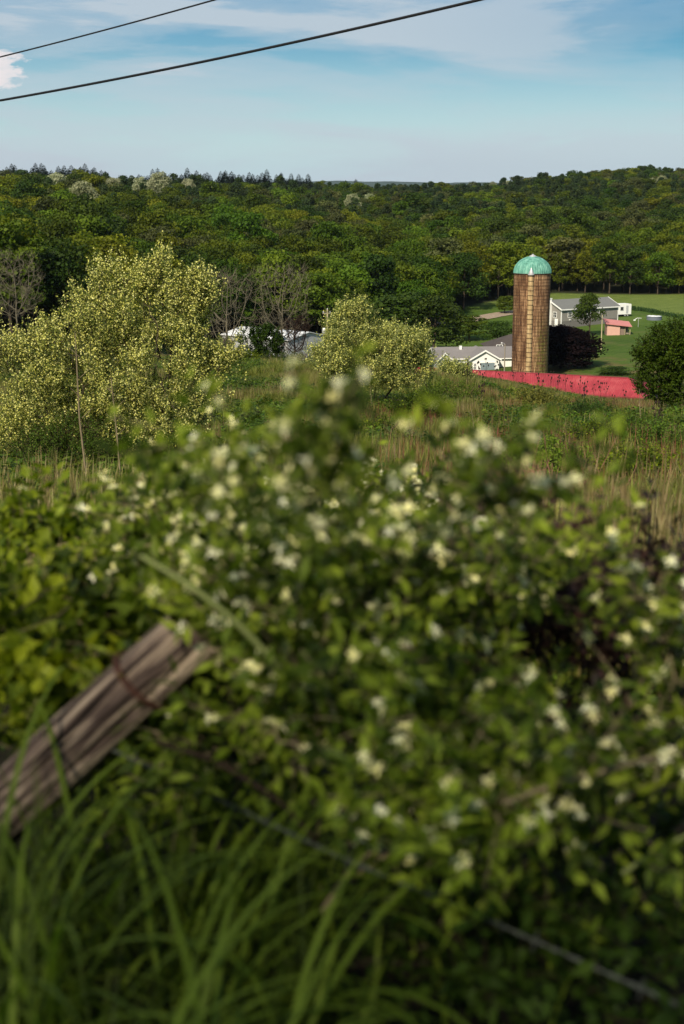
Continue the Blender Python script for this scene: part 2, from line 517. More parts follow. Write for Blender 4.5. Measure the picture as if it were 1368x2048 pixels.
def silo_wall_mat():
    m, g = new_mat('silo_staves')
    uv = g.new('ShaderNodeUVMap', uv_map='uv').outputs[0]
    s = g.new('ShaderNodeSeparateXYZ'); g.put(s.inputs[0], uv)
    br = g.new('ShaderNodeTexBrick', offset=0.5)
    g.put(br.inputs['Vector'], uv)
    for k, v in (('Scale', 1.0), ('Mortar Size', 0.022), ('Brick Width', 0.27), ('Row Height', 0.76), ('Bias', 0.0), ('Mortar Smooth', 0.3)):
        br.inputs[k].default_value = v
    br.inputs['Color1'].default_value = (0.0, 0.0, 0.0, 1)
    br.inputs['Color2'].default_value = (1, 1, 1, 1)
    br.inputs['Mortar'].default_value = (0.5, 0.5, 0.5, 1)
    # the bricks run upright: long side along the height
    streak = g.noise(g.mapping(uv, scale=(3.6, 0.16, 1)), 1.7, 7, 0.72, 0.15)
    big = g.noise(g.mapping(uv, scale=(0.55, 0.14, 1), loc=(4, 1, 0)), 1.3, 4, 0.6)
    f = g.math('ADD', g.math('MULTIPLY', streak, 0.70), g.math('MULTIPLY', big, 0.30))
    f = g.math('ADD', f, g.math('MULTIPLY', g.math('SUBTRACT', br.outputs[0], 0.5), 0.045))
    west = g.math('MULTIPLY_ADD', s.outputs[0], -1.2, 15.2, clamp=True)        # the western staves are darker
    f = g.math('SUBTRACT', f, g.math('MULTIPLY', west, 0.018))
    col = g.ramp(f, [(0.36, (0.030, 0.014, 0.008)), (0.44, (0.10, 0.050, 0.027)), (0.50, (0.19, 0.105, 0.055)),
                     (0.56, (0.36, 0.22, 0.12)), (0.68, (0.56, 0.38, 0.21))])
    lich = g.noise(g.mapping(uv, scale=(1.0, 1.0, 1)), 2.4, 8, 0.75)
    # algae grow on the lower right of the wall
    mk = g.math('MULTIPLY', g.ramp(s.outputs[1], [(0.0, 1.0), (0.011 * 55, 1.0), (0.66, 0.0)]), 1.0)
    hz = g.math('MULTIPLY_ADD', s.outputs[1], -0.16, 1.85, clamp=True)
    mk2 = g.math('MULTIPLY', g.ramp(lich, [(0.46, 0.0), (0.53, 0.8)]), hz)
    side = g.math('MULTIPLY_ADD', g.math('ABSOLUTE', g.math('SUBTRACT', s.outputs[0], 15.0)), -0.7, 1.6, clamp=True)
    mk2 = g.math('MULTIPLY', mk2, side)
    col = g.mix(mk2, col, (0.17, 0.18, 0.035))
    mort = br.outputs['Fac']
    col = g.mix(g.math('MULTIPLY', mort, 0.75), col, (0.05, 0.030, 0.018))
    return finish(m, g, principled(g, col, 0.9, normal=bump(g, g.math('SUBTRACT', streak, mort), 0.5, 0.03), spec=0.1))


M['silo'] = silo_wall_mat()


def copper():
    m, g = new_mat('dome_green')
    tcn = g.new('ShaderNodeTexCoord').outputs['Object']
    n = g.noise(g.mapping(tcn, scale=(1.2, 1.2, 0.5)), 1.6, 6, 0.7)
    c = g.ramp(n, [(0.36, (0.055, 0.17, 0.135)), (0.5, (0.11, 0.31, 0.245)), (0.64, (0.20, 0.42, 0.34))])
    return finish(m, g, principled(g, c, 0.6, 0.0, spec=0.3))


M['copper'] = copper()


def post_mat():
    m, g = new_mat('old_post_wood')
    tcn = g.new('ShaderNodeTexCoord').outputs['Object']
    a = g.noise(g.mapping(tcn, scale=(60, 60, 2.5)), 1.0, 8, 0.7, 0.4)
    b = g.noise(g.mapping(tcn, scale=(30, 30, 2.6)), 1.0, 5, 0.6, 0.8)
    f = g.math('ADD', g.math('MULTIPLY', a, 0.35), g.math('MULTIPLY', b, 0.65))
    c = g.ramp(f, [(0.41, (0.012, 0.008, 0.006)), (0.46, (0.050, 0.034, 0.028)), (0.51, (0.13, 0.095, 0.076)), (0.57, (0.34, 0.27, 0.20))])
    return finish(m, g, principled(g, c, 0.85, normal=bump(g, f, 1.0, 0.02), spec=0.15))


M['post'] = post_mat()


def ground_mat():
    m, g = new_mat('ground_cover')
    geo = g.new('ShaderNodeNewGeometry').outputs['Position']
    s = g.new('ShaderNodeSeparateXYZ'); g.put(s.inputs[0], geo)
    X, Y = s.outputs[0], s.outputs[1]
    n = g.noise(geo, 0.22, 7, 0.65)
    n2 = g.noise(geo, 2.5, 6, 0.7)
    n3 = g.noise(geo, 0.06, 4, 0.6)
    meadow = g.ramp(g.math('ADD', g.math('MULTIPLY', n, 0.5), g.math('MULTIPLY', n2, 0.5)),
                    [(0.33, (0.022, 0.036, 0.009)), (0.5, (0.055, 0.070, 0.020)), (0.66, (0.13, 0.12, 0.05))])
    lawn = g.ramp(g.math('ADD', g.math('MULTIPLY', n3, 0.55), g.math('MULTIPLY', n2, 0.45)),
                  [(0.36, (0.034, 0.070, 0.009)), (0.50, (0.062, 0.112, 0.015)), (0.62, (0.100, 0.150, 0.028))])
    wv = g.new('ShaderNodeTexWave', ins={'Scale': 0.16, 'Distortion': 1.5, 'Detail': 3.0})
    g.put(wv.inputs['Vector'], g.mapping(geo, rot=(0, 0, R(35))))
    lawn = g.mix(g.math('MULTIPLY', wv.outputs['Fac'], 0.28), lawn, (0.085, 0.115, 0.022))      # mown stripes, a little dry
    patch = g.ramp(g.noise(geo, 0.11, 6, 0.7, 0.6), [(0.56, 0.0), (0.66, 0.5)])
    lawn = g.mix(patch, lawn, (0.13, 0.12, 0.045))
    field = g.ramp(g.math('ADD', g.math('MULTIPLY', g.noise(g.mapping(geo, scale=(1, 3, 1)), 0.35, 6, 0.75), 0.6), g.math('MULTIPLY', n2, 0.4)),
                   [(0.38, (0.075, 0.110, 0.018)), (0.52, (0.125, 0.170, 0.036)), (0.64, (0.22, 0.25, 0.08))])
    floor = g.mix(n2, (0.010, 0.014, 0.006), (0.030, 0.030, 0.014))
    def step(v, a, b):
        mr = g.new('ShaderNodeMapRange', ins={'From Min': a, 'From Max': b})
        g.put(mr.inputs[0], v)
        return mr.outputs[0]
    yn = g.math('ADD', Y, g.math('MULTIPLY', g.math('SUBTRACT', n3, 0.5), 26.0))
    c = g.mix(step(yn, 219, 225), meadow, lawn)
    rough = g.ramp(n, [(0.48, 0.0), (0.60, 0.55)])                 # dry rough grass between the barn and the lawn
    c = g.mix(g.math('MULTIPLY', rough, g.math('SUBTRACT', step(yn, 218, 224), step(yn, 240, 247))), c, (0.17, 0.10, 0.055))
    fl = g.math('MAXIMUM', g.math('MINIMUM', g.math('MULTIPLY', g.math('SUBTRACT', 76.5, X), 5.5), 38.0), -20.0)
    c = g.mix(step(g.math('SUBTRACT', Y, fl), 317, 319), c, field)
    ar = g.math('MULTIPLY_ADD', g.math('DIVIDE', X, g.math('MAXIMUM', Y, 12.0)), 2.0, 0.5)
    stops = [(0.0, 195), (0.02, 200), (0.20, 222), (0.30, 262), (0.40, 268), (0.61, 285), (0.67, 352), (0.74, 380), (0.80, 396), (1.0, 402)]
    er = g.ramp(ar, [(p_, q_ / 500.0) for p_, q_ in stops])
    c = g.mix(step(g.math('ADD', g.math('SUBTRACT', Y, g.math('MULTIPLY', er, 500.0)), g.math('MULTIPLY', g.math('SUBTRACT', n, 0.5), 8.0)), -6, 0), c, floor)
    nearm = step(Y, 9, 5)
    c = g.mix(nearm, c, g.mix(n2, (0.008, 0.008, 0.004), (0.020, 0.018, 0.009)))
    return finish(m, g, principled(g, c, 0.95, normal=bump(g, n2, 0.6, 0.15), spec=0.1))


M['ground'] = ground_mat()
M['ridge'] = plain('far_wooded_ridge', (0.035, 0.060, 0.045), 0.95, var=0.3, scale=0.01)


def gravel_mat():
    m, g = new_mat('gravel')
    geo = g.new('ShaderNodeNewGeometry').outputs['Position']
    n = g.noise(geo, 1.5, 8, 0.75)
    c = g.ramp(n, [(0.3, (0.20, 0.155, 0.11)), (0.7, (0.42, 0.34, 0.26))])
    return finish(m, g, principled(g, c, 0.95, normal=bump(g, n, 0.5, 0.05), spec=0.1))


M['gravel'] = gravel_mat()

# ------------------------------------------------------------------ ground sheet, far ridge, road
ys = np.concatenate([np.linspace(-400, -5, 14), np.linspace(-3, 12, 26), np.linspace(12.7, 60, 60), np.linspace(61, 240, 130),
                     np.linspace(243, 460, 60), np.linspace(470, 1250, 70), np.linspace(1300, 2600, 12), np.linspace(3200, 9000, 8)])
us = np.concatenate([np.linspace(-1, -0.3, 14)[:-1], np.linspace(-0.3, 0.3, 110), np.linspace(0.3, 1, 14)[1:]])
YY, UU = np.meshgrid(ys, us, indexing='ij')
XX = UU * (np.abs(YY) * 1.1 + 45.0)
ZZ = ground(XX.ravel(), YY.ravel()).reshape(XX.shape)
mb = MB()
nr, nc = XX.shape
idx = np.arange(nr * nc).reshape(nr, nc)
mb.add(np.stack([XX, YY, ZZ], -1), np.stack([idx[:-1, :-1], idx[:-1, 1:], idx[1:, 1:], idx[1:, :-1]], -1).reshape(-1, 4))
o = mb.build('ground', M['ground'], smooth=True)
tag(o, kind='structure')

# far blue ridge
mb = MB()
xs = np.linspace(-3500, 3500, 160)
prof = 52 + 42 * fbm(xs / 900 + 3, xs * 0, 3, 4) + 7 * fbm(xs / 60, xs * 0, 8, 2)
rows = []
for dy, h in ((0, -70), (350, -10), (700, 30), (1000, None), (1500, -10)):
    z = prof if h is None else np.full_like(prof, h) + prof * 0.4
    rows.append(np.stack([xs, np.full_like(xs, 6000.0 + dy), z], -1))
V = np.stack(rows)
i2 = np.arange(V.shape[0] * V.shape[1]).reshape(V.shape[:2])
mb.add(V, np.stack([i2[:-1, :-1], i2[:-1, 1:], i2[1:, 1:], i2[1:, :-1]], -1).reshape(-1, 4))
tag(mb.build('hills', M['ridge'], smooth=True), kind='structure')


def strip(name, pts, width, mat, lift=0.05):
    pts = np.array(pts, float)
    t = np.linspace(0, len(pts) - 1, 60)
    P = np.stack([np.interp(t, np.arange(len(pts)), pts[:, i]) for i in range(2)], -1)
    T = np.gradient(P, axis=0); T /= np.linalg.norm(T, axis=1)[:, None]
    Nn = np.stack([-T[:, 1], T[:, 0]], -1)
    k = np.linspace(-0.5, 0.5, 5)
    V = P[:, None] + Nn[:, None] * k[None, :, None] * width
    Z = ground(V[..., 0].ravel(), V[..., 1].ravel()).reshape(V.shape[:2]) + lift
    V = np.concatenate([V, Z[..., None]], -1)
    ii = np.arange(60 * 5).reshape(60, 5)
    mb = MB().add(V, np.stack([ii[:-1, :-1], ii[:-1, 1:], ii[1:, 1:], ii[1:, :-1]], -1).reshape(-1, 4))
    return tag(mb.build(name, mat, smooth=True), kind='structure')


strip('gravel_road', [(20, 318), (28, 322), (36, 332), (45, 342)], 6.0, M['gravel'], 0.12)

M['margin'] = leaf_mat('field_margin', (0.018, 0.045, 0.008), (0.028, 0.065, 0.010), (0.04, 0.085, 0.015), 0.2, 0.1)
rngm = np.random.default_rng(3)
n_ = 9000
t_ = rngm.random(n_)
mx_ = np.interp(t_, [0, .55, 1], [66.0, 72.8, 84.0]); my_ = np.interp(t_, [0, .55, 1], [357.0, 340.0, 278.0])
mx_ = mx_ + rngm.normal(0, .9, n_); my_ = my_ + rngm.normal(0, .9, n_)
MARGIN = np.stack([mx_, my_, ground(mx_, my_) + rngm.random(n_) * .45], -1)

# ------------------------------------------------------------------ plant building blocks
def unit(v):
    return v / (np.linalg.norm(v, axis=-1, keepdims=True) + 1e-12)


def add_leaves(mb, base, axis, nrm, L, Wd, tone, fold=False, droop=0.15, mi=0):
    n = len(base)
    axis = unit(axis)
    side = unit(np.cross(axis, nrm))
    up = np.cross(side, axis)
    L = np.broadcast_to(L, n)[:, None]; Wd = np.broadcast_to(Wd, n)[:, None]
    tip = base + axis * L - up * L * droop
    l = base + axis * L * 0.45 + side * Wd * 0.5
    r = base + axis * L * 0.45 - side * Wd * 0.5
    if fold:
        c = base + axis * L * 0.5 - up * Wd * 0.16
        V = np.stack([base, l, tip, r, c], 1).reshape(-1, 3)
        b = np.arange(n)[:, None] * 5
        F = np.concatenate([b + np.array([[0, 1, 4]]), b + np.array([[1, 2, 4]]), b + np.array([[2, 3, 4]]), b + np.array([[3, 0, 4]])])
        mb.add(V, F, np.repeat(tone, 5), mi)
    else:
        V = np.stack([base, l, tip, r], 1).reshape(-1, 3)
        F = np.arange(n)[:, None] * 4 + np.array([[0, 1, 2, 3]])
        mb.add(V, F, np.repeat(tone, 4), mi)


def colonize(att, root, step, di, dk, rng, iters=160, up=0.0, jit=0.12):
    """space colonisation: a branching skeleton that reaches the attractor points"""
    nodes = [np.array(r, float) for r in root]
    par = [-1] * len(nodes)
    P = np.array(nodes)
    d = np.linalg.norm(att[:, None] - P[None], axis=2)
    nearest = d.argmin(1); nd = d.min(1)
    alive = np.ones(len(att), bool)
    for it in range(iters):
        act = alive & (nd < di)
        if not act.any():
            act = alive
            if not act.any(): break
        ids = np.where(act)[0]
        dirs = {}
        for i in ids:
            v = att[i] - nodes[nearest[i]]
            dirs.setdefault(nearest[i], []).append(v / (np.linalg.norm(v) + 1e-9))
        newp = []; newpar = []
        for k, vs in dirs.items():
            v = np.sum(vs, 0)
            v = v / (np.linalg.norm(v) + 1e-9) + rng.normal(0, jit, 3) + np.array([0, 0, up])
            v /= np.linalg.norm(v)
            newp.append(nodes[k] + v * step); newpar.append(k)
        if len(nodes) > 6000: break
        s0 = len(nodes)
        nodes += newp; par += newpar
        Q = np.array(newp)
        d = np.linalg.norm(att[:, None] - Q[None], axis=2)
        m = d.min(1); am = d.argmin(1) + s0
        better = m < nd
        nd = np.where(better, m, nd); nearest = np.where(better, am, nearest)
        alive &= nd > dk
    return np.array(nodes), np.array(par)


def skeleton_mesh(mb, P, par, r_tip, expo=2.3, rmax=0.2, sides=5, rmin=0.0, wob=0.0):
    n = len(P)
    w = np.zeros(n)
    ch = np.bincount(par[par >= 0], minlength=n)
    w[ch == 0] = r_tip ** expo
    for i in range(n - 1, -1, -1):
        if par[i] >= 0: w[par[i]] += w[i]
    rad = np.minimum(w ** (1 / expo), rmax)
    rad = np.maximum(rad, rmin)
    idx = np.where(par >= 0)[0]
    A = P[par[idx]]; B = P[idx]
    ra = np.minimum(rad[par[idx]], rad[idx] * 1.35); rb = rad[idx]
    T = unit(B - A)
    ref = np.where(np.abs(T[:, 2:3]) < 0.9, np.array([[0, 0, 1.0]]), np.array([[1.0, 0, 0]]))
    U = unit(np.cross(T, ref)); Vv = np.cross(T, U)
    th = np.arange(sides) * 2 * PI / sides
    c = np.cos(th)[None, :, None]; s = np.sin(th)[None, :, None]
    ringA = A[:, None] + ra[:, None, None] * (c * U[:, None] + s * Vv[:, None])
    ringB = (B + T * rb[:, None] * 0.3)[:, None] + rb[:, None, None] * (c * U[:, None] + s * Vv[:, None])
    V = np.concatenate([ringA, ringB], 1).reshape(-1, 3)
    b = np.arange(len(idx))[:, None, None] * (2 * sides)
    j = np.arange(sides)
    F = (b + np.stack([j, (j + 1) % sides, sides + (j + 1) % sides, sides + j], -1)[None]).reshape(-1, 4)
    mb.add(V, F)
    return rad


def twig_paths(start, d, L, k, rng, bend=0.0, jit=0.12):
    n = len(start)
    pts = [start]
    d = unit(d)
    st = (np.broadcast_to(L, n) / k)[:, None]
    for i in range(k):
        d = unit(d + rng.normal(0, jit, (n, 3)) + np.array([0, 0, bend]))
        pts.append(pts[-1] + d * st)
    return np.stack(pts, 1)


def twig_tubes(mb, P, r0, r1, sides=3, mi=0):
    n, k, _ = P.shape
    T = unit(np.gradient(P, axis=1))
    ref = np.array([0.3, 0.5, 0.81])
    U = unit(np.cross(T, ref)); Vv = np.cross(T, U)
    th = np.arange(sides) * 2 * PI / sides
    rad = np.linspace(r0, r1, k)[None, :, None, None]
    ring = P[:, :, None] + rad * (np.cos(th)[None, None, :, None] * U[:, :, None] + np.sin(th)[None, None, :, None] * Vv[:, :, None])
    b = (np.arange(n)[:, None, None] * k + np.arange(k - 1)[None, :, None]) * sides
    j = np.arange(sides)[None, None]
    F = np.stack([b + j, b + (j + 1) % sides, b + sides + (j + 1) % sides, b + sides + j], -1).reshape(-1, 4)
    mb.add(ring, F, 0.5, mi)


def in_ellipsoids(ells, n, rng, shell=0.0):
    """random points in a union of ellipsoids [(cx,cy,cz,rx,ry,rz,weight)]"""
    w = np.array([e[6] if len(e) > 6 else e[3] * e[4] * e[5] for e in ells], float)
    w /= w.sum()
    k = rng.choice(len(ells), n, p=w)
    E = np.array([e[:6] for e in ells])[k]
    d = unit(rng.normal(size=(n, 3)))
    r = (shell + (1 - shell) * rng.random(n) ** (1 / 3.0))[:, None]
    return E[:, :3] + d * r * E[:, 3:6], d


def px_ells(lst):
    """ellipsoids given as photo column, row, distance, half width and height in photo pixels, half depth in metres"""
    o = []
    for (px, py, Y, rx, ry, rd, *w) in lst:
        c = at(px, py, Y)
        s = Y / FPX
        o.append((c[0], c[1], c[2], rx * s, rd, ry * s) + ((w[0],) if w else (rx * s * rd * ry * s,)))
    return o


def woody_shrub(name, ells, roots, rng, natt, step, twigs, twig_len, k, leafL, leafW, leafm, barkm, r_tip=0.006, rmax=0.09,
                bend=0.05, fold=False, flower=None, flower_rate=0.0, flower_n=1, flower_size=0.02, flowerm=None, leaf_name='foliage',
                twig_r=0.003, up=0.0, shell=0.35, updir=0.6, leaf_prob=1.0, di=None, dk=None, clumps=0, clump_r=0.15, per_node=2):
    """a shrub or small tree: Empty > branches, foliage, flowers"""
    ells = [tuple(e) for e in ells]
    roots = np.array(roots, float)
    org = roots.mean(0)
    root = empty(name, tuple(org))
    att, _ = in_ellipsoids(ells, natt, rng, 0.2)
    P, par = colonize(att, roots, step, di or step * 30, dk or step * 1.6, rng, up=up)
    mbk = MB()
    skeleton_mesh(mbk, P - org, par, r_tip, rmax=rmax)
    # leafy shoots start in the crown, pointing outwards and up
    S, d = in_ellipsoids(ells, twigs, rng, shell)
    if clumps:
        Cc, dc = in_ellipsoids(ells, clumps, rng, shell)
        kc = rng.integers(0, clumps, twigs)
        S = Cc[kc] + rng.normal(0, clump_r, (twigs, 3)) * np.array([1, 1, 1.3])
        d = unit(dc[kc] + rng.normal(0, 0.35, (twigs, 3)))
    # pull each start to its nearest branch point a little
    for c0 in range(0, len(S), 1500) if not clumps else ():
        blk = S[c0:c0 + 1500]
        q = np.linalg.norm(blk[:, None] - P[None], axis=2).argmin(1)
        S[c0:c0 + 1500] = blk * 0.6 + P[q] * 0.4
    dirs = d * np.array([1, 1, 0.6]) + np.array([0, 0, updir]) + rng.normal(0, 0.45, d.shape)
    TP = twig_paths(S, dirs, twig_len * rng.uniform(0.5, 1.3, len(S)), k, rng, bend) - org
    twig_tubes(mbk, TP, twig_r, twig_r * 0.5)
    mbk.build('branches', barkm, root)
    n = len(S)
    cr_ = rng.normal(0, .20, max(clumps, 1))[kc if clumps else np.zeros(n, int)]
    clump = cr_ + fbm(S[:, 0] * (2.2 / max(twig_len, 0.1)) * 0.4, S[:, 2] * (2.2 / max(twig_len, 0.1)) * 0.4 + S[:, 1], 4)
    ml = MB()
    mf = MB()
    T = unit(np.gradient(TP, axis=1))
    for j in range(0, k + 1):
        for sgn in range(per_node):
            sel = rng.random(n) < leaf_prob
            b = TP[sel, j]; t = T[sel, j]
            rv = unit(rng.normal(size=b.shape))
            sd = unit(np.cross(t, rv))
            ax = t * 0.55 + sd * 0.9
            nr = unit(np.array([0, 0, 1.0]) + rng.normal(0, 0.55, b.shape))
            tone = np.clip(clump[sel] * 0.6 + 0.2 + rng.normal(0, 0.16, len(b)) + 0.10 * j / k, 0, 1)
            add_leaves(ml, b, ax, nr, leafL * rng.uniform(0.6, 1.2, len(b)), leafW * rng.uniform(0.7, 1.2, len(b)), tone, fold)
        if flower and j > 0:
            sel = np.where(rng.random(n) < flower_rate)[0]
            if len(sel):
                flower(mf, np.repeat(TP[sel, j], flower_n, 0), np.repeat(T[sel, j], flower_n, 0), flower_size, rng)
    ml.build(leaf_name, leafm, root)
    if flower and mf.n:
        mf.build('flowers', flowerm, root)
    return root


def bloom_dots(mf, P, T, size, rng):
    """small bell flowers hanging along a shoot, seen from far: little crossed petals"""
    off = rng.normal(0, size * 1.2, P.shape)
    ax = unit(rng.normal(size=P.shape) + np.array([0, -0.2, 0.1]))
    nr = unit(rng.normal(size=P.shape))
    tone = rng.random(len(P))
    add_leaves(mf, P + off, ax, nr, size * 1.7, size * 1.3, tone, False)


def honey_flowers(mf, P, T, size, rng):
    """paired two-lipped flowers with thin curved petals"""
    n = len(P)
    up = unit(T * 0.3 + rng.normal(0, 0.6, P.shape) + np.array([0, -0.35, 0.7]))
    ref = unit(rng.normal(size=P.shape))
    A = unit(np.cross(up, ref)); B = np.cross(up, A)
    tone0 = rng.random(n)
    for q in range(5):
        th = 2 * PI * q / 5 + rng.normal(0, 0.2, n)
        dr = (np.cos(th)[:, None] * A + np.sin(th)[:, None] * B)
        ax = unit(up * rng.uniform(0.25, 0.9, n)[:, None] + dr)
        add_leaves(mf, P + up * size * 0.5, ax, up, size * rng.uniform(0.8, 1.15, n), size * 0.36, np.clip(tone0 + rng.normal(0, 0.1, n), 0, 1), False, 0.35)
    # throat
    add_leaves(mf, P, up, A, size * 0.75, size * 0.22, tone0 * 0.5, False, 0.0)


mb = MB()
add_leaves(mb, MARGIN, rngm.normal(size=MARGIN.shape), np.array([0, 0, 1.0]) + rngm.normal(0, .5, MARGIN.shape), .45, .22, rngm.random(len(MARGIN)))
o = mb.build('uncut_grass', M['margin'])
o['kind'] = 'stuff'

# ------------------------------------------------------------------ forest tree prototypes
def crown_mesh(rng, h, r, nl, per, leaf, kind='round'):
    mb = MB()
    if kind == 'round':
        th = rng.random(nl) * 2 * PI
        zz = rng.random(nl) ** 0.8
        rad_at = np.sqrt(np.clip(1 - (zz * 1.9 - 0.75) ** 2 / 1.33, 0.05, 1))
        rr_ = r * rad_at * rng.uniform(0.45, 0.95, nl)
        C = np.stack([rr_ * np.cos(th), rr_ * np.sin(th), h * (0.24 + 0.70 * zz)], -1)
        C[:, :2] += rng.normal(0, 0.25, (1, 2))
        lr = r * rng.uniform(0.20, 0.36, nl)
    else:
        zz = rng.random(nl) ** 1.1
        th = rng.random(nl) * 2 * PI
        rr_ = r * (1 - zz * 0.85) * rng.uniform(0.3, 1.0, nl)
        C = np.stack([rr_ * np.cos(th), rr_ * np.sin(th), h * (0.15 + 0.82 * zz)], -1)
        lr = r * rng.uniform(0.16, 0.28, nl)
    ltone = np.clip(rng.normal(0.5, 0.17, nl), 0, 1)
    k = np.repeat(np.arange(nl), per)
    d = unit(rng.normal(size=(len(k), 3)) + np.array([0, 0, 0.35]))
    P = C[k] + d * (lr[k] * rng.uniform(0.6, 1.1, len(k)))[:, None] * np.array([1.15, 1.15, 0.75])
    nr = unit(d + rng.normal(0, 0.55, d.shape))
    ax = unit(np.cross(nr, rng.normal(size=d.shape)))
    tone = np.clip(ltone[k] + rng.normal(0, 0.13, len(k)), 0, 1)
    s = leaf * rng.uniform(0.6, 1.35, len(k))
    add_leaves(mb, P - ax * s[:, None] * 0.5, ax, nr, s, s * 0.8, tone, False, 0.2)
    return mb


def spruce_mesh(rng, h, r, leaf):
    mb = MB()
    lev = int(h / 0.5)
    for i in range(lev):
        t = i / lev
        z = h * (0.06 + 0.94 * t)
        rad = r * (1 - t) ** 0.9 * rng.uniform(0.8, 1.1) + 0.12
        nb = max(5, int(11 * (1 - t) + 4))
        th = rng.random() * 6 + np.arange(nb) * 2 * PI / nb + rng.normal(0, 0.15, nb)
        for q in range(3):
            f = (q + 1) / 3.0
            b = np.stack([np.cos(th) * rad * f * 0.62, np.sin(th) * rad * f * 0.62, np.full(nb, z) - rad * 0.25 * f], -1)
            ax = np.stack([np.cos(th), np.sin(th), np.full(nb, -0.35)], -1) + rng.normal(0, 0.18, (nb, 3))
            nr = np.array([0, 0, 1.0]) + rng.normal(0, 0.4, (nb, 3))
            add_leaves(mb, b, ax, nr, rad * 0.45 + leaf * 0.5, leaf * rng.uniform(0.7, 1.2, nb), np.clip(rng.normal(0.5, 0.2, nb), 0, 1))
    add_leaves(mb, np.array([[0, 0, h * 0.96], [0, 0, h * .96]]), np.array([[0, 0, 1.0], [0, 0, 1.0]]), np.array([[1.0, 0, 0], [0, 1.0, 0]]), 0.9, 0.28, np.array([.5, .5]), droop=0)
    return mb


def trunk_mesh(rng, h, r):
    mb = MB()
    z = np.linspace(-0.8, h * 0.72, 7)
    pts = np.stack([np.cumsum(rng.normal(0, 0.08, 7)), np.cumsum(rng.normal(0, 0.08, 7)), z], -1)
    mb.ring_tube(pts, np.linspace(r, r * 0.3, 7), 7)
    for i in range(7):
        s = pts[rng.integers(2, 5)]
        a = rng.random() * 2 * PI
        L = h * rng.uniform(0.2, 0.36)
        e = s + np.array([math.cos(a) * L * 0.7, math.sin(a) * L * 0.7, L * 0.75])
        m_ = (s + e) / 2 + np.array([math.cos(a) * L * 0.1, math.sin(a) * L * 0.1, -L * 0.06])
        mb.ring_tube([s, m_, e], [r * 0.42, r * 0.3, r * 0.12], 5)
    return mb


rng = np.random.default_rng(11)
CROWN = {}
for i in range(5):
    h = [14, 15, 13, 14.5, 12.5][i]
    CROWN[('r', i)] = (crown_mesh(rng, h, [5.0, 4.4, 5.2, 4.0, 4.7][i], 62, 62, 0.50), h)
for i in range(3):
    CROWN[('p', i)] = (crown_mesh(rng, [15, 13, 14][i], [3.6, 3.3, 4.0][i], 62, 46, 0.42, 'pine'), 14)
for i in range(3):
    CROWN[('s', i)] = (spruce_mesh(rng, [14, 12, 15.5][i], [2.6, 2.4, 2.5][i], 0.6), 14)
CROWN[('r', 5)] = (crown_mesh(rng, 12, 5.0, 170, 90, 0.42), 12)
TRUNK = [trunk_mesh(rng, 14, 0.24) for _ in range(3)]
PROTO = {}
TRUNKME = {}


def proto_tree(kind, i, mat, name, loc, rz, sc, label, cat='tree', group=None, trunk_mat='bark'):
    """first tree of a look is built, later ones are copies of the tree and each part"""
    key = (kind, i, mat)
    if key not in PROTO:
        root = empty(name)
        tb = TRUNK[i % 3].build('trunk', M[trunk_mat], root, smooth=True)
        cb = CROWN[(kind, i)][0].build('crown', M[mat], root)
        PROTO[key] = root
    else:
        root = copy_tree(PROTO[key])
        root.name = name
    root.location = tuple(float(q) for q in loc)
    root.rotation_euler = (0, 0, rz)
    root.scale = tuple(float(q) for q in (sc if hasattr(sc, '__len__') else (sc, sc, sc)))
    if 'group' in root: del root['group']
    tag(root, label, cat, group)
    return root


# ------------------------------------------------------------------ forest layout
def edge_at(a):
    return np.interp(a, [-0.5, -0.24, -0.15, -0.10, -0.05, 0.055, 0.085, 0.12, 0.15, 0.4], [195, 200, 222, 262, 268, 285, 352, 380, 396, 402])


rng = np.random.default_rng(77)
pts = []
Y = 190.0
while Y < 1160:
    sp = 7.0 if Y < 430 else np.interp(Y, [430, 650, 1100], [7.6, 9.0, 9.6])
    a_lim = 0.285
    x0, x1 = -a_lim * Y - 8, a_lim * Y + 8
    xs = np.arange(x0, x1, sp) + rng.uniform(-2.6, 2.6, len(np.arange(x0, x1, sp)))
    yy = Y + rng.uniform(-2.6, 2.6, len(xs))
    pts.append(np.stack([xs, yy], -1))
    Y += sp * 0.93
pts = np.vstack(pts)
a = pts[:, 0] / pts[:, 1]
pts = pts[(pts[:, 1] > edge_at(a)) & ~((a < -0.025) & (pts[:, 1] > 965))]
a = pts[:, 0] / pts[:, 1]
# how high each stands, its look
z = ground(pts[:, 0], pts[:, 1])
zone = fbm(pts[:, 0] / 60, pts[:, 1] / 90, 21)
zone2 = fbm(pts[:, 0] / 40 + 9, pts[:, 1] / 60, 31)
r1 = rng.random(len(pts))
look = np.full(len(pts), 0)                       # 0 green 1 yellow-green 2 dark green 3 olive 4 pine
look[(zone2 > 0.55) & (r1 < 0.55)] = 1
look[(r1 > 0.55) & (r1 < 0.75)] = 2
look[(r1 > 0.93)] = 3
farm = np.clip((pts[:, 1] - 430) / 150, 0, 1)
pinez = (zone > 0.50) & (r1 < 0.72 * farm)
look[pinez] = 4
look[(farm > 0.6) & (look == 1) & (r1 > 0.25)] = 2
look[(farm > 0.6) & (look == 0) & (r1 < 0.3)] = 3
LOOKS = ['decid', 'yellowgreen', 'darkgreen', 'olivegreen', 'pine']
LNAME = ['broadleaf_tree', 'broadleaf_tree', 'broadleaf_tree', 'broadleaf_tree', 'pine_tree']
LADJ = ['mid green leafy', 'yellow green leafy', 'dark green leafy', 'dull olive leafy', 'blackish green pine']
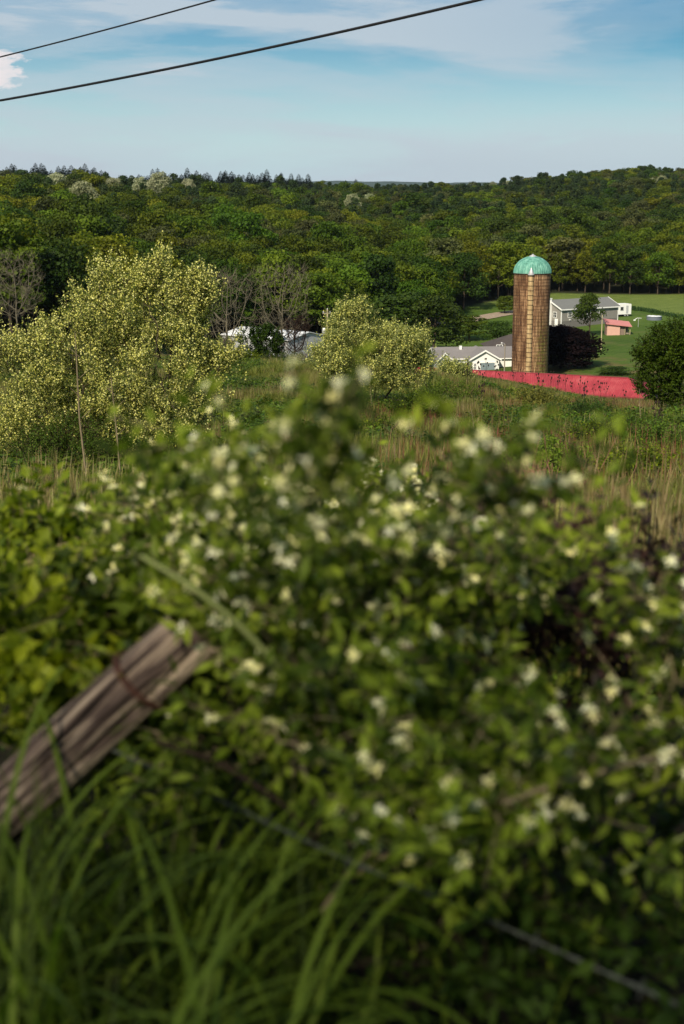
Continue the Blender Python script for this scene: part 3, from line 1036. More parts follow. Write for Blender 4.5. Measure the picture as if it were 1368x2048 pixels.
# visible size: those with the least trees in front, nearest first
order = np.argsort(pts[:, 1] + 0.35 * rng.random(len(pts)) + 0)
inview = np.abs(a) < 0.262
WHERE = ['at the far left edge', 'left above the yellow flowering tree', 'straight above the yellow flowering tree', 'right above the yellow flowering tree',
         'behind the left bare tree', 'behind the metal barn', 'behind the wooden utility pole', 'left above the pale bush', 'right above the pale bush',
         'above the left garage', 'above the white garage', 'behind the silo', 'behind the grey house', 'above the trailer', 'above the pool', 'at the right edge beyond the field']
# nearest from each direction: trees behind four or more rows go to the mass
front = edge_at(a)
score = (pts[:, 1] - front) * 2.2 + pts[:, 1] * 0.5
IND = [i for i in np.argsort(score) if inview[i]][:215]
indset = set(IND)
for i in IND:
    lk = int(look[i])
    kind = 'p' if lk == 4 else 'r'
    vi = int(rng.integers(0, 3 if kind == 'p' else 5))
    sc = rng.uniform(0.82, 1.16)
    if a[i] > 0.13: sc *= 0.9
    pxi = 684 + a[i] * FPX
    where = WHERE[int(np.searchsorted([110, 240, 330, 420, 520, 620, 700, 790, 870, 950, 1022, 1100, 1170, 1240, 1310], pxi))]
    dd = pts[i, 1] - front[i]
    row = 'front row' if dd < 9 else ('second row' if dd < 19 else ('third row' if dd < 32 else 'deeper'))
    size = 'tall' if sc > 1.03 else ('short' if sc < .9 else 'middling')
    lab = f'{size} {LADJ[lk]} tree, {row} {where}' if row != 'deeper' else f'{size} {LADJ[lk]} tree deep in the woods {where}'
    proto_tree(kind, vi, LOOKS[lk], LNAME[lk], (pts[i, 0], pts[i, 1], z[i]), rng.random() * 6.28,
               (sc * rng.uniform(0.92, 1.1), sc * rng.uniform(0.92, 1.1), sc), lab, 'tree', 'trees ' + ('in the ' if row != 'deeper' else '') + row + ' of the woods ' + where)
REST = np.array([i for i in range(len(pts)) if i not in indset])


def gn_scatter(name, pos, rot, scl, protos, seed=0, kind='stuff', tilt=None):
    """one object: points that carry instances of the given source objects' meshes"""
    me = bpy.data.meshes.new(name)
    me.vertices.add(len(pos))
    me.vertices.foreach_set('co', np.asarray(pos, np.float32).ravel())
    e = np.zeros((len(pos), 3), np.float32)
    e[:, 2] = rot
    if tilt is not None: e[:, :2] = tilt
    at_ = me.attributes.new('rot', 'FLOAT_VECTOR', 'POINT'); at_.data.foreach_set('vector', e.ravel())
    at_ = me.attributes.new('scl', 'FLOAT_VECTOR', 'POINT'); at_.data.foreach_set('vector', np.asarray(scl, np.float32).ravel())
    o = bpy.data.objects.new(name, me)
    COL.objects.link(o)
    ng = bpy.data.node_groups.new(name + '_nodes', 'GeometryNodeTree')
    ng.interface.new_socket('Geometry', in_out='INPUT', socket_type='NodeSocketGeometry')
    ng.interface.new_socket('Geometry', in_out='OUTPUT', socket_type='NodeSocketGeometry')
    nd = ng.nodes
    gi = nd.new('NodeGroupInput'); go = nd.new('NodeGroupOutput')
    ip = nd.new('GeometryNodeInstanceOnPoints')
    jn = nd.new('GeometryNodeJoinGeometry')
    for p in protos:
        oi = nd.new('GeometryNodeObjectInfo'); oi.transform_space = 'ORIGINAL'
        oi.inputs['Object'].default_value = p
        oi.inputs['As Instance'].default_value = True
        ng.links.new(oi.outputs['Geometry'], jn.inputs[0])
    m2p = nd.new('GeometryNodeMeshToPoints')
    ng.links.new(gi.outputs[0], m2p.inputs[0])
    ng.links.new(m2p.outputs[0], ip.inputs['Points'])
    ng.links.new(jn.outputs[0], ip.inputs['Instance'])
    ip.inputs['Pick Instance'].default_value = True
    rv = nd.new('FunctionNodeRandomValue'); rv.data_type = 'INT'
    rv.inputs['Min'].default_value = 0; rv.inputs['Max'].default_value = len(protos) - 1
    rv.inputs['Seed'].default_value = seed
    # integer sockets of the random node are found by type
    for s_ in rv.inputs:
        if s_.type == 'INT' and s_.name == 'Min': s_.default_value = 0
        if s_.type == 'INT' and s_.name == 'Max': s_.default_value = len(protos) - 1
    ro = [s_ for s_ in rv.outputs if s_.type == 'INT'][0]
    ng.links.new(ro, ip.inputs['Instance Index'])
    for an, sock in (('rot', 'Rotation'), ('scl', 'Scale')):
        na = nd.new('GeometryNodeInputNamedAttribute'); na.data_type = 'FLOAT_VECTOR'
        na.inputs['Name'].default_value = an
        ng.links.new(na.outputs['Attribute'], ip.inputs[sock])
    ng.links.new(ip.outputs[0], go.inputs[0])
    md = o.modifiers.new('scatter', 'NODES')
    md.node_group = ng
    o['kind'] = kind
    return o


def proto_crown(kind, i, mat):
    key = (kind, i, mat)
    if key not in PROTO:                       # a real tree of that look further inside the wood
        j = REST[0]
        proto_tree(kind, i, mat, 'pine_tree' if kind == 'p' else 'broadleaf_tree', (pts[j, 0], pts[j, 1], z[j]), 1.0, 1.0,
                   'tree standing inside the dense wooded hillside', 'tree', 'trees inside the wooded hillside')
    return [c for c in PROTO[key].children if c.name.startswith('crown')][0]


for lk in range(5):
    sel = REST[look[REST] == lk]
    kind = 'p' if lk == 4 else 'r'
    protos = [proto_crown(kind, i, LOOKS[lk]) for i in range(3 if kind == 'p' else 5)]
    s = rng.uniform(0.74, 1.12, len(sel)) * np.interp(pts[sel, 1], [430, 650, 1100], [1.0, 1.18, 1.26]) * np.where(rng.random(len(sel)) < 0.1, 1.2, 1.0)
    s = s * np.where((pts[sel, 1] > 900) & (pts[sel, 0] < -25), .8, 1)
    S3 = np.stack([s * rng.uniform(0.9, 1.15, len(sel)), s * rng.uniform(0.9, 1.15, len(sel)), s * np.interp(pts[sel, 1], [430, 700], [1, .84])], -1)
    nm = 'forest'
    gn_scatter(nm, np.stack([pts[sel, 0], pts[sel, 1], z[sel] - 0.6], -1), rng.random(len(sel)) * 6.28, S3, protos, lk)

# spruces along the left skyline, and two in the gap
rng = np.random.default_rng(5)
spr = []
for x0, x1, n in ((30, 228, 74), (285, 400, 46), (395, 618, 88)):
    for i in range(n):
        spr.append((x0 + (x1 - x0) * (i + rng.uniform(0, 1)) / n, rng.uniform(975, 1040), rng.uniform(0.95, 1.45)))
spr += [(691, 985, 1.15), (711, 990, 1.2), (1045, 1060, 0.6), (1310, 1060, .7), (940, 1040, .6)]
for px, Yd, s in spr:
    p = gp(px, Yd)
    nm = 'tall' if s > 1.3 else 'smaller'
    gap = px > 650
    proto_tree('s', int(rng.integers(0, 3)), 'spruce', 'spruce_tree', p + np.array([0, 0, 3.0]), rng.random() * 6, (s * 2.1, s * 2.1, s * rng.uniform(0.8, 0.98)),
               'dark pointed spruce standing alone on the skyline right of the spruce row' if gap else f'{nm} dark pointed spruce in the row along the left hilltop skyline',
               'spruce', 'lone skyline spruces' if gap else 'spruces along the left skyline')

# pale blossoming trees on the upper slopes
bl = [(121, 380, 'pale round blossoming tree on the upper left slope, largest of the white ones', 1.0), (45, 383, 'greyish blossoming tree near the left edge of the hillside', .8),
      (172, 410, 'white blossoming tree on the left slope above the dark forest edge', 1.0), (189, 428, 'white blossoming tree lowest on the left slope', .8),
      (232, 391, 'pale grey green tree left of the blossoming row', .9), (285, 388, 'pale blossoming tree at the left end of the row under the spruces', 1.0),
      (322, 386, 'widest pale blossoming tree under the spruces', 1.2), (378, 381, 'white blossoming tree with open crown under the spruces', .8),
      (402, 383, 'small white blossoming tree beside the open crowned one', .7), (428, 393, 'faint white blossoming tree below the skyline spruces', .7),
      (455, 387, 'small bright blossoming tree close below the spruce row', .6), (515, 402, 'small white tree alone right of the blossoming row', .55),
      (597, 404, 'small white blossoming tree towards the gap in the hills', .55), (705, 415, 'white blossoming tree in the middle of the hillside', .8),
      (740, 414, 'twin white blossoming tree in the middle of the hillside', .8), (1010, 372, 'pale blossoming tree high on the right slope', .9),
      (985, 376, 'pale blossoming tree on the right slope beside its brighter twin', .8), (1140, 352, 'pinkish pale tree on the right skyline', .7),
      (1320, 368, 'white blossoming tree high on the far right slope', .9), (1297, 371, 'small white blossoming tree at the far right', .7)]
for px, py, lab, s in bl:
    # walk outwards until the line of sight to the crown's middle meets the slope
    best = None
    for Yd in np.arange(420, 1080, 6.0):
        q = at(px, py, Yd)
        if q[2] - 9 * s - gz(q[0], Yd) < 2.5:
            best = (q, Yd); break
    if best is None: best = (at(px, py, 1000), 1000)
    q, Yd = best
    proto_tree('r', int(rng.integers(0, 5)), 'blossom', 'blossoming_tree', (q[0], Yd - 6, gz(q[0], Yd - 6) + 3.6 + 2 * s), rng.random() * 6, s * 0.92, lab, 'tree', 'blossoming trees on the hillside')

# ------------------------------------------------------------------ trees around the farm
def tree_px(px, top, Yd, width_px, mat, label, kind='r', vi=0, name='broadleaf_tree', group=None, dz=0.0, base_h=None):
    p = gp(px, Yd)
    topz = at(px, top, Yd)[2]
    hh = topz - p[2]
    H = CROWN[(kind, vi)][1]
    r0 = [5.0, 4.4, 5.2, 4.0, 4.7, 5.0][vi] if kind == 'r' else 3.6
    sz = hh / H
    sx = (width_px / 2) * Yd / FPX / r0
    return proto_tree(kind, vi, mat, name, p + np.array([0, 0, dz]), (px * 1.7) % 6.28, (sx, sx, sz), label, 'tree', group)


tree_px(800, 585, 262, 170, 'darkgreen', 'broad dark green maple behind the pale flowering bush', vi=0)
tree_px(868, 590, 256, 130, 'darkgreen', 'big dark green maple with trunk showing, left of the white garage', vi=2)
tree_px(718, 600, 268, 120, 'decid', 'bright green maple rising behind the wooden utility pole', vi=4)
tree_px(862, 505, 330, 110, 'yellowgreen', 'bright yellow green tree standing out in the woods left of the silo', vi=1)
tree_px(938, 628, 285, 75, 'decid', 'light green tree on the lawn above the garages', vi=3)
tree_px(993, 642, 272, 85, 'darkgreen', 'low round green tree just left of the silo', vi=2)
tree_px(925, 505, 345, 95, 'darkgreen', 'very dark green tree left of the silo dome', vi=0)
tree_px(1008, 590, 335, 45, 'decid', 'slim young tree beside the gravel road', vi=3)
tree_px(1177, 588, 283, 62, 'darkgreen', 'round green lawn tree with short bare trunk in front of the grey house', vi=4)
t = tree_px(1122, 640, 232, 150, 'purple', 'black purple leaved tree right of the silo foot', vi=5, name='copper_beech')
t.location.z -= 1.2
tree_px(1235, 725, 222, 72, 'darkgreen', 'dark rounded bush behind the right end of the red roof', vi=2, name='bush', dz=-0.6)
tree_px(645, 540, 275, 95, 'decid', 'leafy green tree left of the wooden utility pole', vi=1)
tree_px(1015, 480, 380, 90, 'yellowgreen', 'light green tree directly behind the silo dome', vi=3)
tree_px(1120, 470, 405, 100, 'olivegreen', 'olive green tree towering behind the grey house', vi=1)

# bare trees
def bare_tree(px, top, Yd, wpx, label, seed, mat='bark_grey', rt=0.03):
    rng = np.random.default_rng(seed)
    p = gp(px, Yd)
    tz = at(px, top, Yd)[2]
    H = tz - p[2]
    w = wpx / 2 * Yd / FPX
    root = empty('bare_tree', tuple(p))
    th = rng.random(420) * 2 * PI
    zz = rng.uniform(0.3, 1, 420)
    rr = w * np.sqrt(rng.random(420)) * (0.35 + 0.65 * np.sin(np.clip(zz, 0, 1) * PI * 0.72))
    att = np.stack([rr * np.cos(th), rr * np.sin(th), zz * H], -1)
    P, par = colonize(att, [(0, 0, -0.5)], H / 30, H, H / 20, rng, up=0.25, jit=.05)
    mb = MB()
    skeleton_mesh(mb, P, par, rt * .6, expo=2.6, rmax=H * 0.010, sides=5)
    mb.build('trunk_and_limbs', M[mat], root)
    tip = np.where(np.bincount(par[par >= 0], minlength=len(P)) == 0)[0]
    mt = MB()
    k = np.repeat(tip, 5)
    TP = twig_paths(P[k], unit(P[k] - P[np.maximum(par[k], 0)] + rng.normal(0, .4, (len(k), 3))), H * 0.10, 5, rng, 0.25)
    twig_tubes(mt, TP, rt * 0.45, rt * 0.2)
    mt.build('twigs', M[mat], root)
    tag(root, label, 'bare tree', 'bare trees')
    return root


bare_tree(455, 545, 215, 125, 'leafless grey tree with spreading limbs left of the white barn roof', 1, rt=0.045)
bare_tree(565, 535, 232, 120, 'leafless brownish tree behind the white barn', 2, rt=0.045)
bare_tree(38, 508, 185, 110, 'leafless twiggy grey tree at the left edge of the picture', 3, rt=0.035)
bare_tree(588, 640, 118, 70, 'crooked dark leafless sapling in front of the white barn', 4, 'bark_dark', rt=0.025)

# ------------------------------------------------------------------ silo
sp_ = gp(1060, 218)
SR = 2.77
ztop = at(1060, 546, 218)[2] - (sp_[2] - 0.3)
silo = empty('silo', (sp_[0], sp_[1], sp_[2] - 0.3))
tag(silo, 'tall brown stave silo with a green dome roof behind the red barn roof', 'silo')
mb = MB()
sides = 72
zs = np.linspace(0, ztop, 20)
mb.lathe([(SR, q) for q in zs], sides)
# open the seam so that the stave texture wraps
V = []; F = []; UV = []
for q in zs:
    for j in range(sides + 1):
        th = j * 2 * PI / sides + PI / 2
        V.append((SR * math.cos(th), SR * math.sin(th), q)); UV.append((j * 2 * PI * SR / sides * 1.0, q))
for i in range(len(zs) - 1):
    for j in range(sides):
        b = i * (sides + 1) + j
        F.append((b, b + 1, b + sides + 2, b + sides + 1))
mb = MB().add(V, F)
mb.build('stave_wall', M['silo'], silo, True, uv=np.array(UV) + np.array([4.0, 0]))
nh = 34
M['hoop'] = plain('hoop_rust', (0.05, 0.03, 0.02), 0.8, 0.2, var=0.3)
mb = MB()
for i in range(nh):
    q = ztop * (0.02 + 0.96 * i / (nh - 1))
    mb.lathe([(SR - 0.005, q - 0.018), (SR + 0.028, q - 0.014), (SR + 0.028, q + 0.014), (SR - 0.005, q + 0.018)], 72)
mb.build('hoops', M['hoop'], silo)
# dome of ribbed sheets
DH = at(1060, 512, 218)[2] - at(1060, 546, 218)[2]
mb = MB()
n = 24
rows = []
for i in range(n + 1):
    t = i / n * (PI / 2 - 0.16)
    r_ = (SR + 0.06) * math.cos(t); zz = DH * 1.0 * math.sin(t)
    rows.append((r_, ztop + zz))
th = np.arange(144) * 2 * PI / 144
wob = 1 + 0.011 * np.where(np.arange(144) % 3 == 0, 1.9, 0)
V = np.array([[(r_ * w * math.cos(t_), r_ * w * math.sin(t_), z_) for t_, w in zip(th, wob)] for r_, z_ in rows])
ii = np.arange((n + 1) * 144).reshape(n + 1, 144)
jj = np.roll(ii, -1, 1)
mb.add(V, np.stack([ii[:-1], jj[:-1], jj[1:], ii[1:]], -1).reshape(-1, 4))
dome = mb.build('dome', M['copper'], silo)
mb = MB()
r_end, z_end = rows[-1]
mb.lathe([(r_end * 1.9, z_end - 0.22), (r_end * 1.95, z_end - 0.17), (0.18, z_end + 0.22), (0.0, z_end + 0.36)], 24)
mb.build('cap', M['galv'], dome, True)
MB().lathe([(SR + 0.01, ztop - 0.10), (SR + 0.10, ztop - 0.10), (SR + 0.10, ztop + 0.03), (SR + 0.01, ztop + 0.03)], 72).build('eave_band', M['hoop'], silo)
# chute facing the camera, with rungs of hoop bands
ca = math.atan2(-SR, -0.55)
cx, cy = SR * math.cos(ca) * 1.0, SR * math.sin(ca) * 1.0
mb = MB()
cr = 0.42
V = []; UV = []; F = []
for q in zs:
    for j in range(13):
        th_ = ca - PI / 2 - 0.15 + (PI + 0.3) * j / 12
        V.append((cx + cr * math.cos(th_), cy + cr * math.sin(th_), q)); UV.append((30 + 0.1 * j, q * 1.0))
for i in range(len(zs) - 1):
    for j in range(12):
        b = i * 13 + j
        F.append((b, b + 1, b + 14, b + 13))
M['chute'] = None


def chute_mat():
    m, g = new_mat('chute_tan')
    uv = g.new('ShaderNodeUVMap', uv_map='uv').outputs[0]
    s = g.noise(g.mapping(uv, scale=(4, 0.35, 1)), 1.5, 6, 0.7)
    c = g.ramp(s, [(0.32, (0.20, 0.12, 0.06)), (0.5, (0.42, 0.30, 0.15)), (0.7, (0.56, 0.43, 0.25))])
    return finish(m, g, principled(g, c, 0.85, spec=0.1, normal=bump(g, s, 0.4, 0.02)))


M['chute'] = chute_mat()
ch = MB().add(V, F).build('chute', M['chute'], silo, True, uv=np.array(UV))
mb = MB()
for i in range(24):
    q = ztop * (0.015 + 0.965 * i / 23)
    mb.lathe([(cr - 0.01, q - 0.045), (cr + 0.03, q - 0.04), (cr + 0.03, q + 0.04), (cr - 0.01, q + 0.045)], 12, c=(cx, cy, 0), a0=ca - PI / 2, a1=ca + PI / 2)
mb.build('chute_bands', M['hoop'], ch)
MB().lathe([(0.02, ztop + 0.95), (0.52, ztop - 0.12), (0.50, ztop - 0.17), (0.0, ztop - 0.16)], 18, c=(cx, cy - 0.05, 0)).build('chute_hood', M['galv'], silo, True)

# ------------------------------------------------------------------ red roofed barn
A = at(835, 734, 199.5); B = at(1258, 757, 187.5)
zr = (A[2] + B[2]) / 2
L = math.hypot(B[0] - A[0], B[1] - A[1])
rz = math.atan2(B[1] - A[1], B[0] - A[0])
gb = min(gz(A[0], A[1]), gz(B[0], B[1]), gz(B[0], B[1] - 6)) - 0.3
barn = empty('barn', (A[0], A[1], gb), rz)
tag(barn, 'long low barn with a bright red metal roof below the silo', 'barn')
hr = zr - gb
he = hr - 1.85
wd = 6.0
M['barn_wall'] = siding('barn_boards', (0.10, 0.06, 0.05), 0.3)
MB().prism([(-wd + .3, 0), (wd - .3, 0), (wd - .3, he - .12), (0, hr - 0.22), (-wd + .3, he - .12)], 0.3, L - 0.3, axis='x').box((L - .298, -wd + .3, 0), (L + 2.9, wd - .3, he - .2)).build('walls', M['barn_wall'], barn)
mb = MB()
for s in (-1, 1):
    ribs = int(L / 0.3)
    xs = np.linspace(0, L, ribs * 3 + 1)
    hgt = np.where(np.arange(len(xs)) % 3 == 0, 0.035, 0.0)
    rowsv = []
    for t in np.linspace(0, 1, 6):
        yy = s * wd * 1.0 * t
        zz = hr + 0.02 - (1.85) * t
        rowsv.append(np.stack([xs * (L + 3.3 * t) / L, np.full_like(xs, yy), zz + hgt], -1))
    V = np.stack(rowsv)
    i3 = np.arange(V.shape[0] * V.shape[1]).reshape(V.shape[:2])
    F = np.stack([i3[:-1, :-1], i3[:-1, 1:], i3[1:, 1:], i3[1:, :-1]], -1).reshape(-1, 4)
    if s > 0: F = F[:, ::-1]
    mb.add(V, F)
mb.add([(L, 0, hr + .02), (L + 3.3, -wd, he + .17), (L + 3.3, wd, he + .17)], [(0, 1, 2)])
roof = mb.build('roof', M['red_roof'], barn)
mb = MB()
M['red_trim'] = plain('red_trim', (0.22, 0.03, 0.04), 0.5)
mb.box((0, -wd - .04, he - 0.06), (L + 3.3, -wd - 0.005, he + 0.15))
mb.prism([(-.2, hr + .0), (0, hr + .085), (.2, hr + .0)], -0.02, L + 0.02, axis='x')
mb.build('ridge_and_trim', M['red_trim'], roof)


# ------------------------------------------------------------------ houses
def gable_roof(mb, x0, x1, yc, half, ze, zr, th=0.14, over=0.35, axis='x'):
    sl = (zr - ze) / half
    hf = half + over
    z2 = ze - sl * over
    poly = [(yc - hf, z2), (yc, zr), (yc + hf, z2), (yc + hf, z2 + th), (yc, zr + th * 1.1), (yc - hf, z2 + th)]
    # two slabs so that the polygon stays convex
    mb.prism([poly[0], poly[1], poly[4], poly[5]], x0, x1, axis=axis)
    mb.prism([poly[1], poly[2], poly[3], poly[4]], x0, x1, axis=axis)


def window(parent, p0, p1, axis='x', depth=0.06, frame=0.09, fmat='white_trim', pane='dark_glass', name='window', mull=True):
    """p0 lower corner, p1 upper corner on a wall; axis is the wall's run; the wall faces -y (axis x) or -x (axis y)"""
    (a0, w, z0), (a1, _, z1) = p0, p1
    m_ = MB()

    def bx(u0, u1, q0, q1, d0, d1):
        if axis == 'x': m_.box((u0, w - d1, q0), (u1, w - d0, q1))
        else: m_.box((w - d1, u0, q0), (w - d0, u1, q1))
    bx(a0 - frame, a1 + frame, z0 - frame, z0, -.02, depth); bx(a0 - frame, a1 + frame, z1, z1 + frame, -.02, depth)
    bx(a0 - frame, a0, z0, z1, -.02, depth); bx(a1, a1 + frame, z0, z1, -.02, depth)
    if mull:
        bx((a0 + a1) / 2 - .025, (a0 + a1) / 2 + .025, z0, z1, .012, depth * 0.7)
        bx(a0, (a0 + a1) / 2 - .026, (z0 + z1) / 2 - .025, (z0 + z1) / 2 + .025, .012, depth * 0.65)
        bx((a0 + a1) / 2 + .026, a1, (z0 + z1) / 2 - .025, (z0 + z1) / 2 + .025, .012, depth * 0.65)
    f = m_.build(name, M[fmat], parent)
    m_ = MB()
    bx(a0 + .002, a1 - .002, z0 + .002, z1 - .002, -.015, 0.01)
    m_.build('pane', M[pane], f)
    return f


# grey ranch house (near corner at photo 1122,652)
c = at(1122, 652, 300)
c[2] = gz(c[0], c[1])
dirx = math.atan2(9.0, 13.6)
house = empty('house', (c[0], c[1], c[2]), dirx)
tag(house, 'grey sided single storey house with grey shingle roof on the lawn', 'house')
ez = at(1120, 618, 300)[2] - c[2]
rzv = at(1101, 601, 303)[2] - c[2]
HL, HW = 16.3, 7.2
low = 1.55
MB().box((0.03, 0.03, -0.6), (HL - .03, HW - .03, low)).build('basement_wall', M['siding_lower'], house)
w_ = MB().box((0, 0, low + .01), (HL, HW, ez - 0.02))
w_.prism([(0.0, ez - 0.02), (HW, ez - 0.02), (HW / 2, rzv - 0.08)], 0.0, HL, axis='x')
w_.build('walls', M['siding_grey'], house)
mb = MB(); gable_roof(mb, -0.35, HL + .35, HW / 2, HW / 2, ez, rzv)
rf = mb.build('roof', M['shingle_grey'], house)
mb = MB()
gable_roof(mb, -0.42, -0.352, HW / 2, HW / 2, ez - .12, rzv - .12, th=0.30)
gable_roof(mb, HL + .352, HL + .42, HW / 2, HW / 2, ez - .12, rzv - .12, th=0.30)
sl = (rzv - ez) / (HW / 2)
mb.box((-0.35, -0.44, ez - sl * .35 - .14), (HL + .35, -0.352, ez - sl * .35 + .10))
mb.build('fascia', M['white_trim'], rf)
mb = MB()
for x_, y_ in ((-0.03, -0.03), (HL - .12, -0.03)):
    mb.box((x_, y_, -0.3), (x_ + .16, y_ + .16, ez - .05))
mb.build('corner_boards', M['white_trim'], house)
window(house, (1.9, 0, 2.35), (2.9, 0, 3.35))
window(house, (6.4, 0, 2.2), (8.2, 0, 3.4))
window(house, (9.6, 0, 2.4), (10.7, 0, 3.4))
window(house, (1.5, 0, 2.35), (2.5, 0, 3.35), axis='y')
d_ = MB().box((-0.07, 1.0, 0.02), (-0.02, 1.95, 2.05)).build('door', M['white_trim'], house)
MB().box((-0.10, 1.82, 1.0), (-0.075, 1.88, 1.08)).build('handle', M['black'], d_)
mb = MB().box((-0.62, 3.0, 0), (-0.02, 3.9, rzv + .35)); mb.box((-0.68, 2.94, rzv + .352), (0.04, 3.96, rzv + .5))
mb.build('chimney', M['white_wall'], house)
mb = MB().box((2.2, -0.18, 1.72), (2.5, -0.005, 1.95)); mb.build('vent', M['white_trim'], house)
mb = MB().ring_tube([(HL * .78, HW / 2 - 0.6, rzv - .5), (HL * .78, HW / 2 - .6, rzv + .45)], 0.07); mb.build('vent_pipe', M['galv'], rf)

# pink shed
c = at(1214, 668, 284); c[2] = gz(c[0], c[1])
shed = empty('shed', tuple(c), R(0))
tag(shed, 'small pink board shed with pink roof and open doorway on the lawn', 'shed')
pxm = 284 / FPX
sw = 25.5 * pxm
sh_l, sh_r = 22 * pxm, 20.5 * pxm
MB().prism([(0, -0.3), (sw, -0.3), (sw, sh_r), (0, sh_l)], 0, 2.8, axis='y').build('walls', M['pink_wall'], shed)
mb = MB()
mb.box((sw + .002, 0.35, -0.2), (sw + 0.95, 0.42, sh_r - .12)); mb.build('board_door', plain('weathered_boards', (0.20, 0.15, 0.12), 0.9, var=0.3, scale=8), shed)
mb = MB().box((sw + 1.0, 0.25, -.2), (sw + 1.12, 0.37, sh_r - .1)); mb.box((sw + 2.0, 0.25, -.2), (sw + 2.12, .37, sh_r - .12)); mb.box((sw + 2.0, 2.6, -.2), (sw + 2.12, 2.72, sh_r - .12))
mb.build('corner_posts', M['mast'], shed)
mb = MB().box((sw + .01, 2.62, -.2), (sw + 1.98, 2.70, sh_r - .15)); mb.build('back_wall', M['barn_wall'], shed)
mb = MB()
for i in range(3):
    mb.box((sw + 1.13, 0.9, 0.15 + .55 * i), (sw + 1.98, 2.3, 0.45 + .55 * i))
mb.build('stored_boxes', M['mast_grey'], shed)
mb = MB().prism([(-0.35, sh_l + .03 + .02), (sw + 2.3, sh_r - .35), (sw + 2.3, sh_r - .22), (-0.35, sh_l + .20)], -0.45, 3.0, axis='y')
rf = mb.build('roof', M['pink_roof'], shed)
# roof slopes to the front: tilt by a raised back edge
for v in rf.data.vertices:
    v.co.z += (v.co.y + 0.45) * 0.20
for v in shed.children[0].data.vertices:
    if v.co.z > 1: v.co.z += v.co.y * 0.20

# white camper trailer
c = at(1237, 632, 324); c[2] = gz(c[0], c[1])
tr = empty('camper_trailer', tuple(c), R(24))
tag(tr, 'white box camper trailer parked at the right end of the grey house', 'trailer')
TL, TW, TH = 3.4, 2.3, 2.35
mb = MB().prism([(0, .55), (TL, .55), (TL, .55 + TH - .15), (TL - .2, .55 + TH), (0.25, .55 + TH), (0, .55 + TH - .2)], 0, TW, axis='y')
b_ = mb.build('body', M['white_wall'], tr)
MB().box((-0.02, 0.1, 0.42), (TL + .02, TW - .1, 0.548)).build('chassis', M['black'], tr)
for x_ in (1.75, 2.45):
    for y_ in (0.02, TW - 0.2):
        w_ = MB().lathe([(0.0, 0), (.33, 0), (.33, .2), (0, .2)], 18).build('wheel', M['tyre'], tr)
        w_.location = (x_, y_ + .2, 0.33); w_.rotation_euler = (PI / 2, 0, 0)
        r_ = MB().lathe([(0, -.01), (.17, -.01), (.17, .02), (0, .02)], 14).build('rim', M['galv'], w_)
        r_.location = (0, 0, .2)
window(tr, (0.5, 0, 1.5), (1.2, 0, 2.2), fmat='grey_metal', mull=False)
MB().box((2.0, -0.03, .75), (2.6, -0.002, 2.5)).build('door', M['grey_metal'], tr)
MB().ring_tube([(-0.0, TW / 2, .5), (-1.1, TW / 2, .5), (-1.1, TW / 2, .12)], 0.05).build('tow_bar', M['black'], tr)

# above-ground pool
c = at(1308, 643, 316); c[2] = gz(c[0], c[1])
pool = empty('swimming_pool', tuple(c))
tag(pool, 'small round above-ground pool with grey wall on the lawn', 'pool')
pr = 15 * 316 / FPX
MB().lathe([(pr, -0.2), (pr, 0.72), (pr + .06, .73), (pr + .06, .8), (pr - .1, .8), (pr - .1, .73)], 40).build('wall', M['poolwall'], pool, False)
mb = MB()
rr_ = np.linspace(0, pr - .1, 7)
V = []
for i, q in enumerate(rr_):
    for j in range(40):
        th_ = j * 2 * PI / 40
        V.append((q * math.cos(th_), q * math.sin(th_), .74 + 0.28 * float(vnoise(np.array(q * 2.1 * math.cos(th_) + 9), np.array(q * 2.1 * math.sin(th_) + 5))) * (1 - (q / pr) ** 6)))
F = [(i * 40 + j, i * 40 + (j + 1) % 40, (i + 1) * 40 + (j + 1) % 40, (i + 1) * 40 + j) for i in range(6) for j in range(40)]
MB().add(V, F).build('cover', M['poolcover'], pool, True)

# clothes post
c = at(1276, 660, 300); c[2] = gz(c[0], c[1])
cl = empty('clothes_post', tuple(c), R(20))
tag(cl, 'thin metal clothes post with pale crossbar between shed and pool', 'clothes post')
MB().ring_tube([(0, 0, -.2), (0, 0, 1.75)], 0.045).build('mast', M['galv'], cl)
MB().ring_tube([(-0.9, 0, 1.55), (-0.3, 0, 1.85), (0.7, 0, 1.78)], 0.05).build('crossbar', M['white_trim'], cl)
MB().box((-1.15, -0.08, 1.3), (-.75, .08, 1.55)).build('peg_box', M['white_trim'], cl)

# white garage house
c = at(941, 745, 236); c[2] = gz(c[0], c[1]) - .2
gar = empty('garage_house', tuple(c), R(7))
tag(gar, 'white garage building with grey shingle roof and grey roller door behind the red roof', 'garage')
m_px = 236 / FPX
b0 = c[2]
ga = at(969, 702, 236)[2] - b0
ge = at(970, 718.5, 236)[2] - b0
gw = 58 * m_px
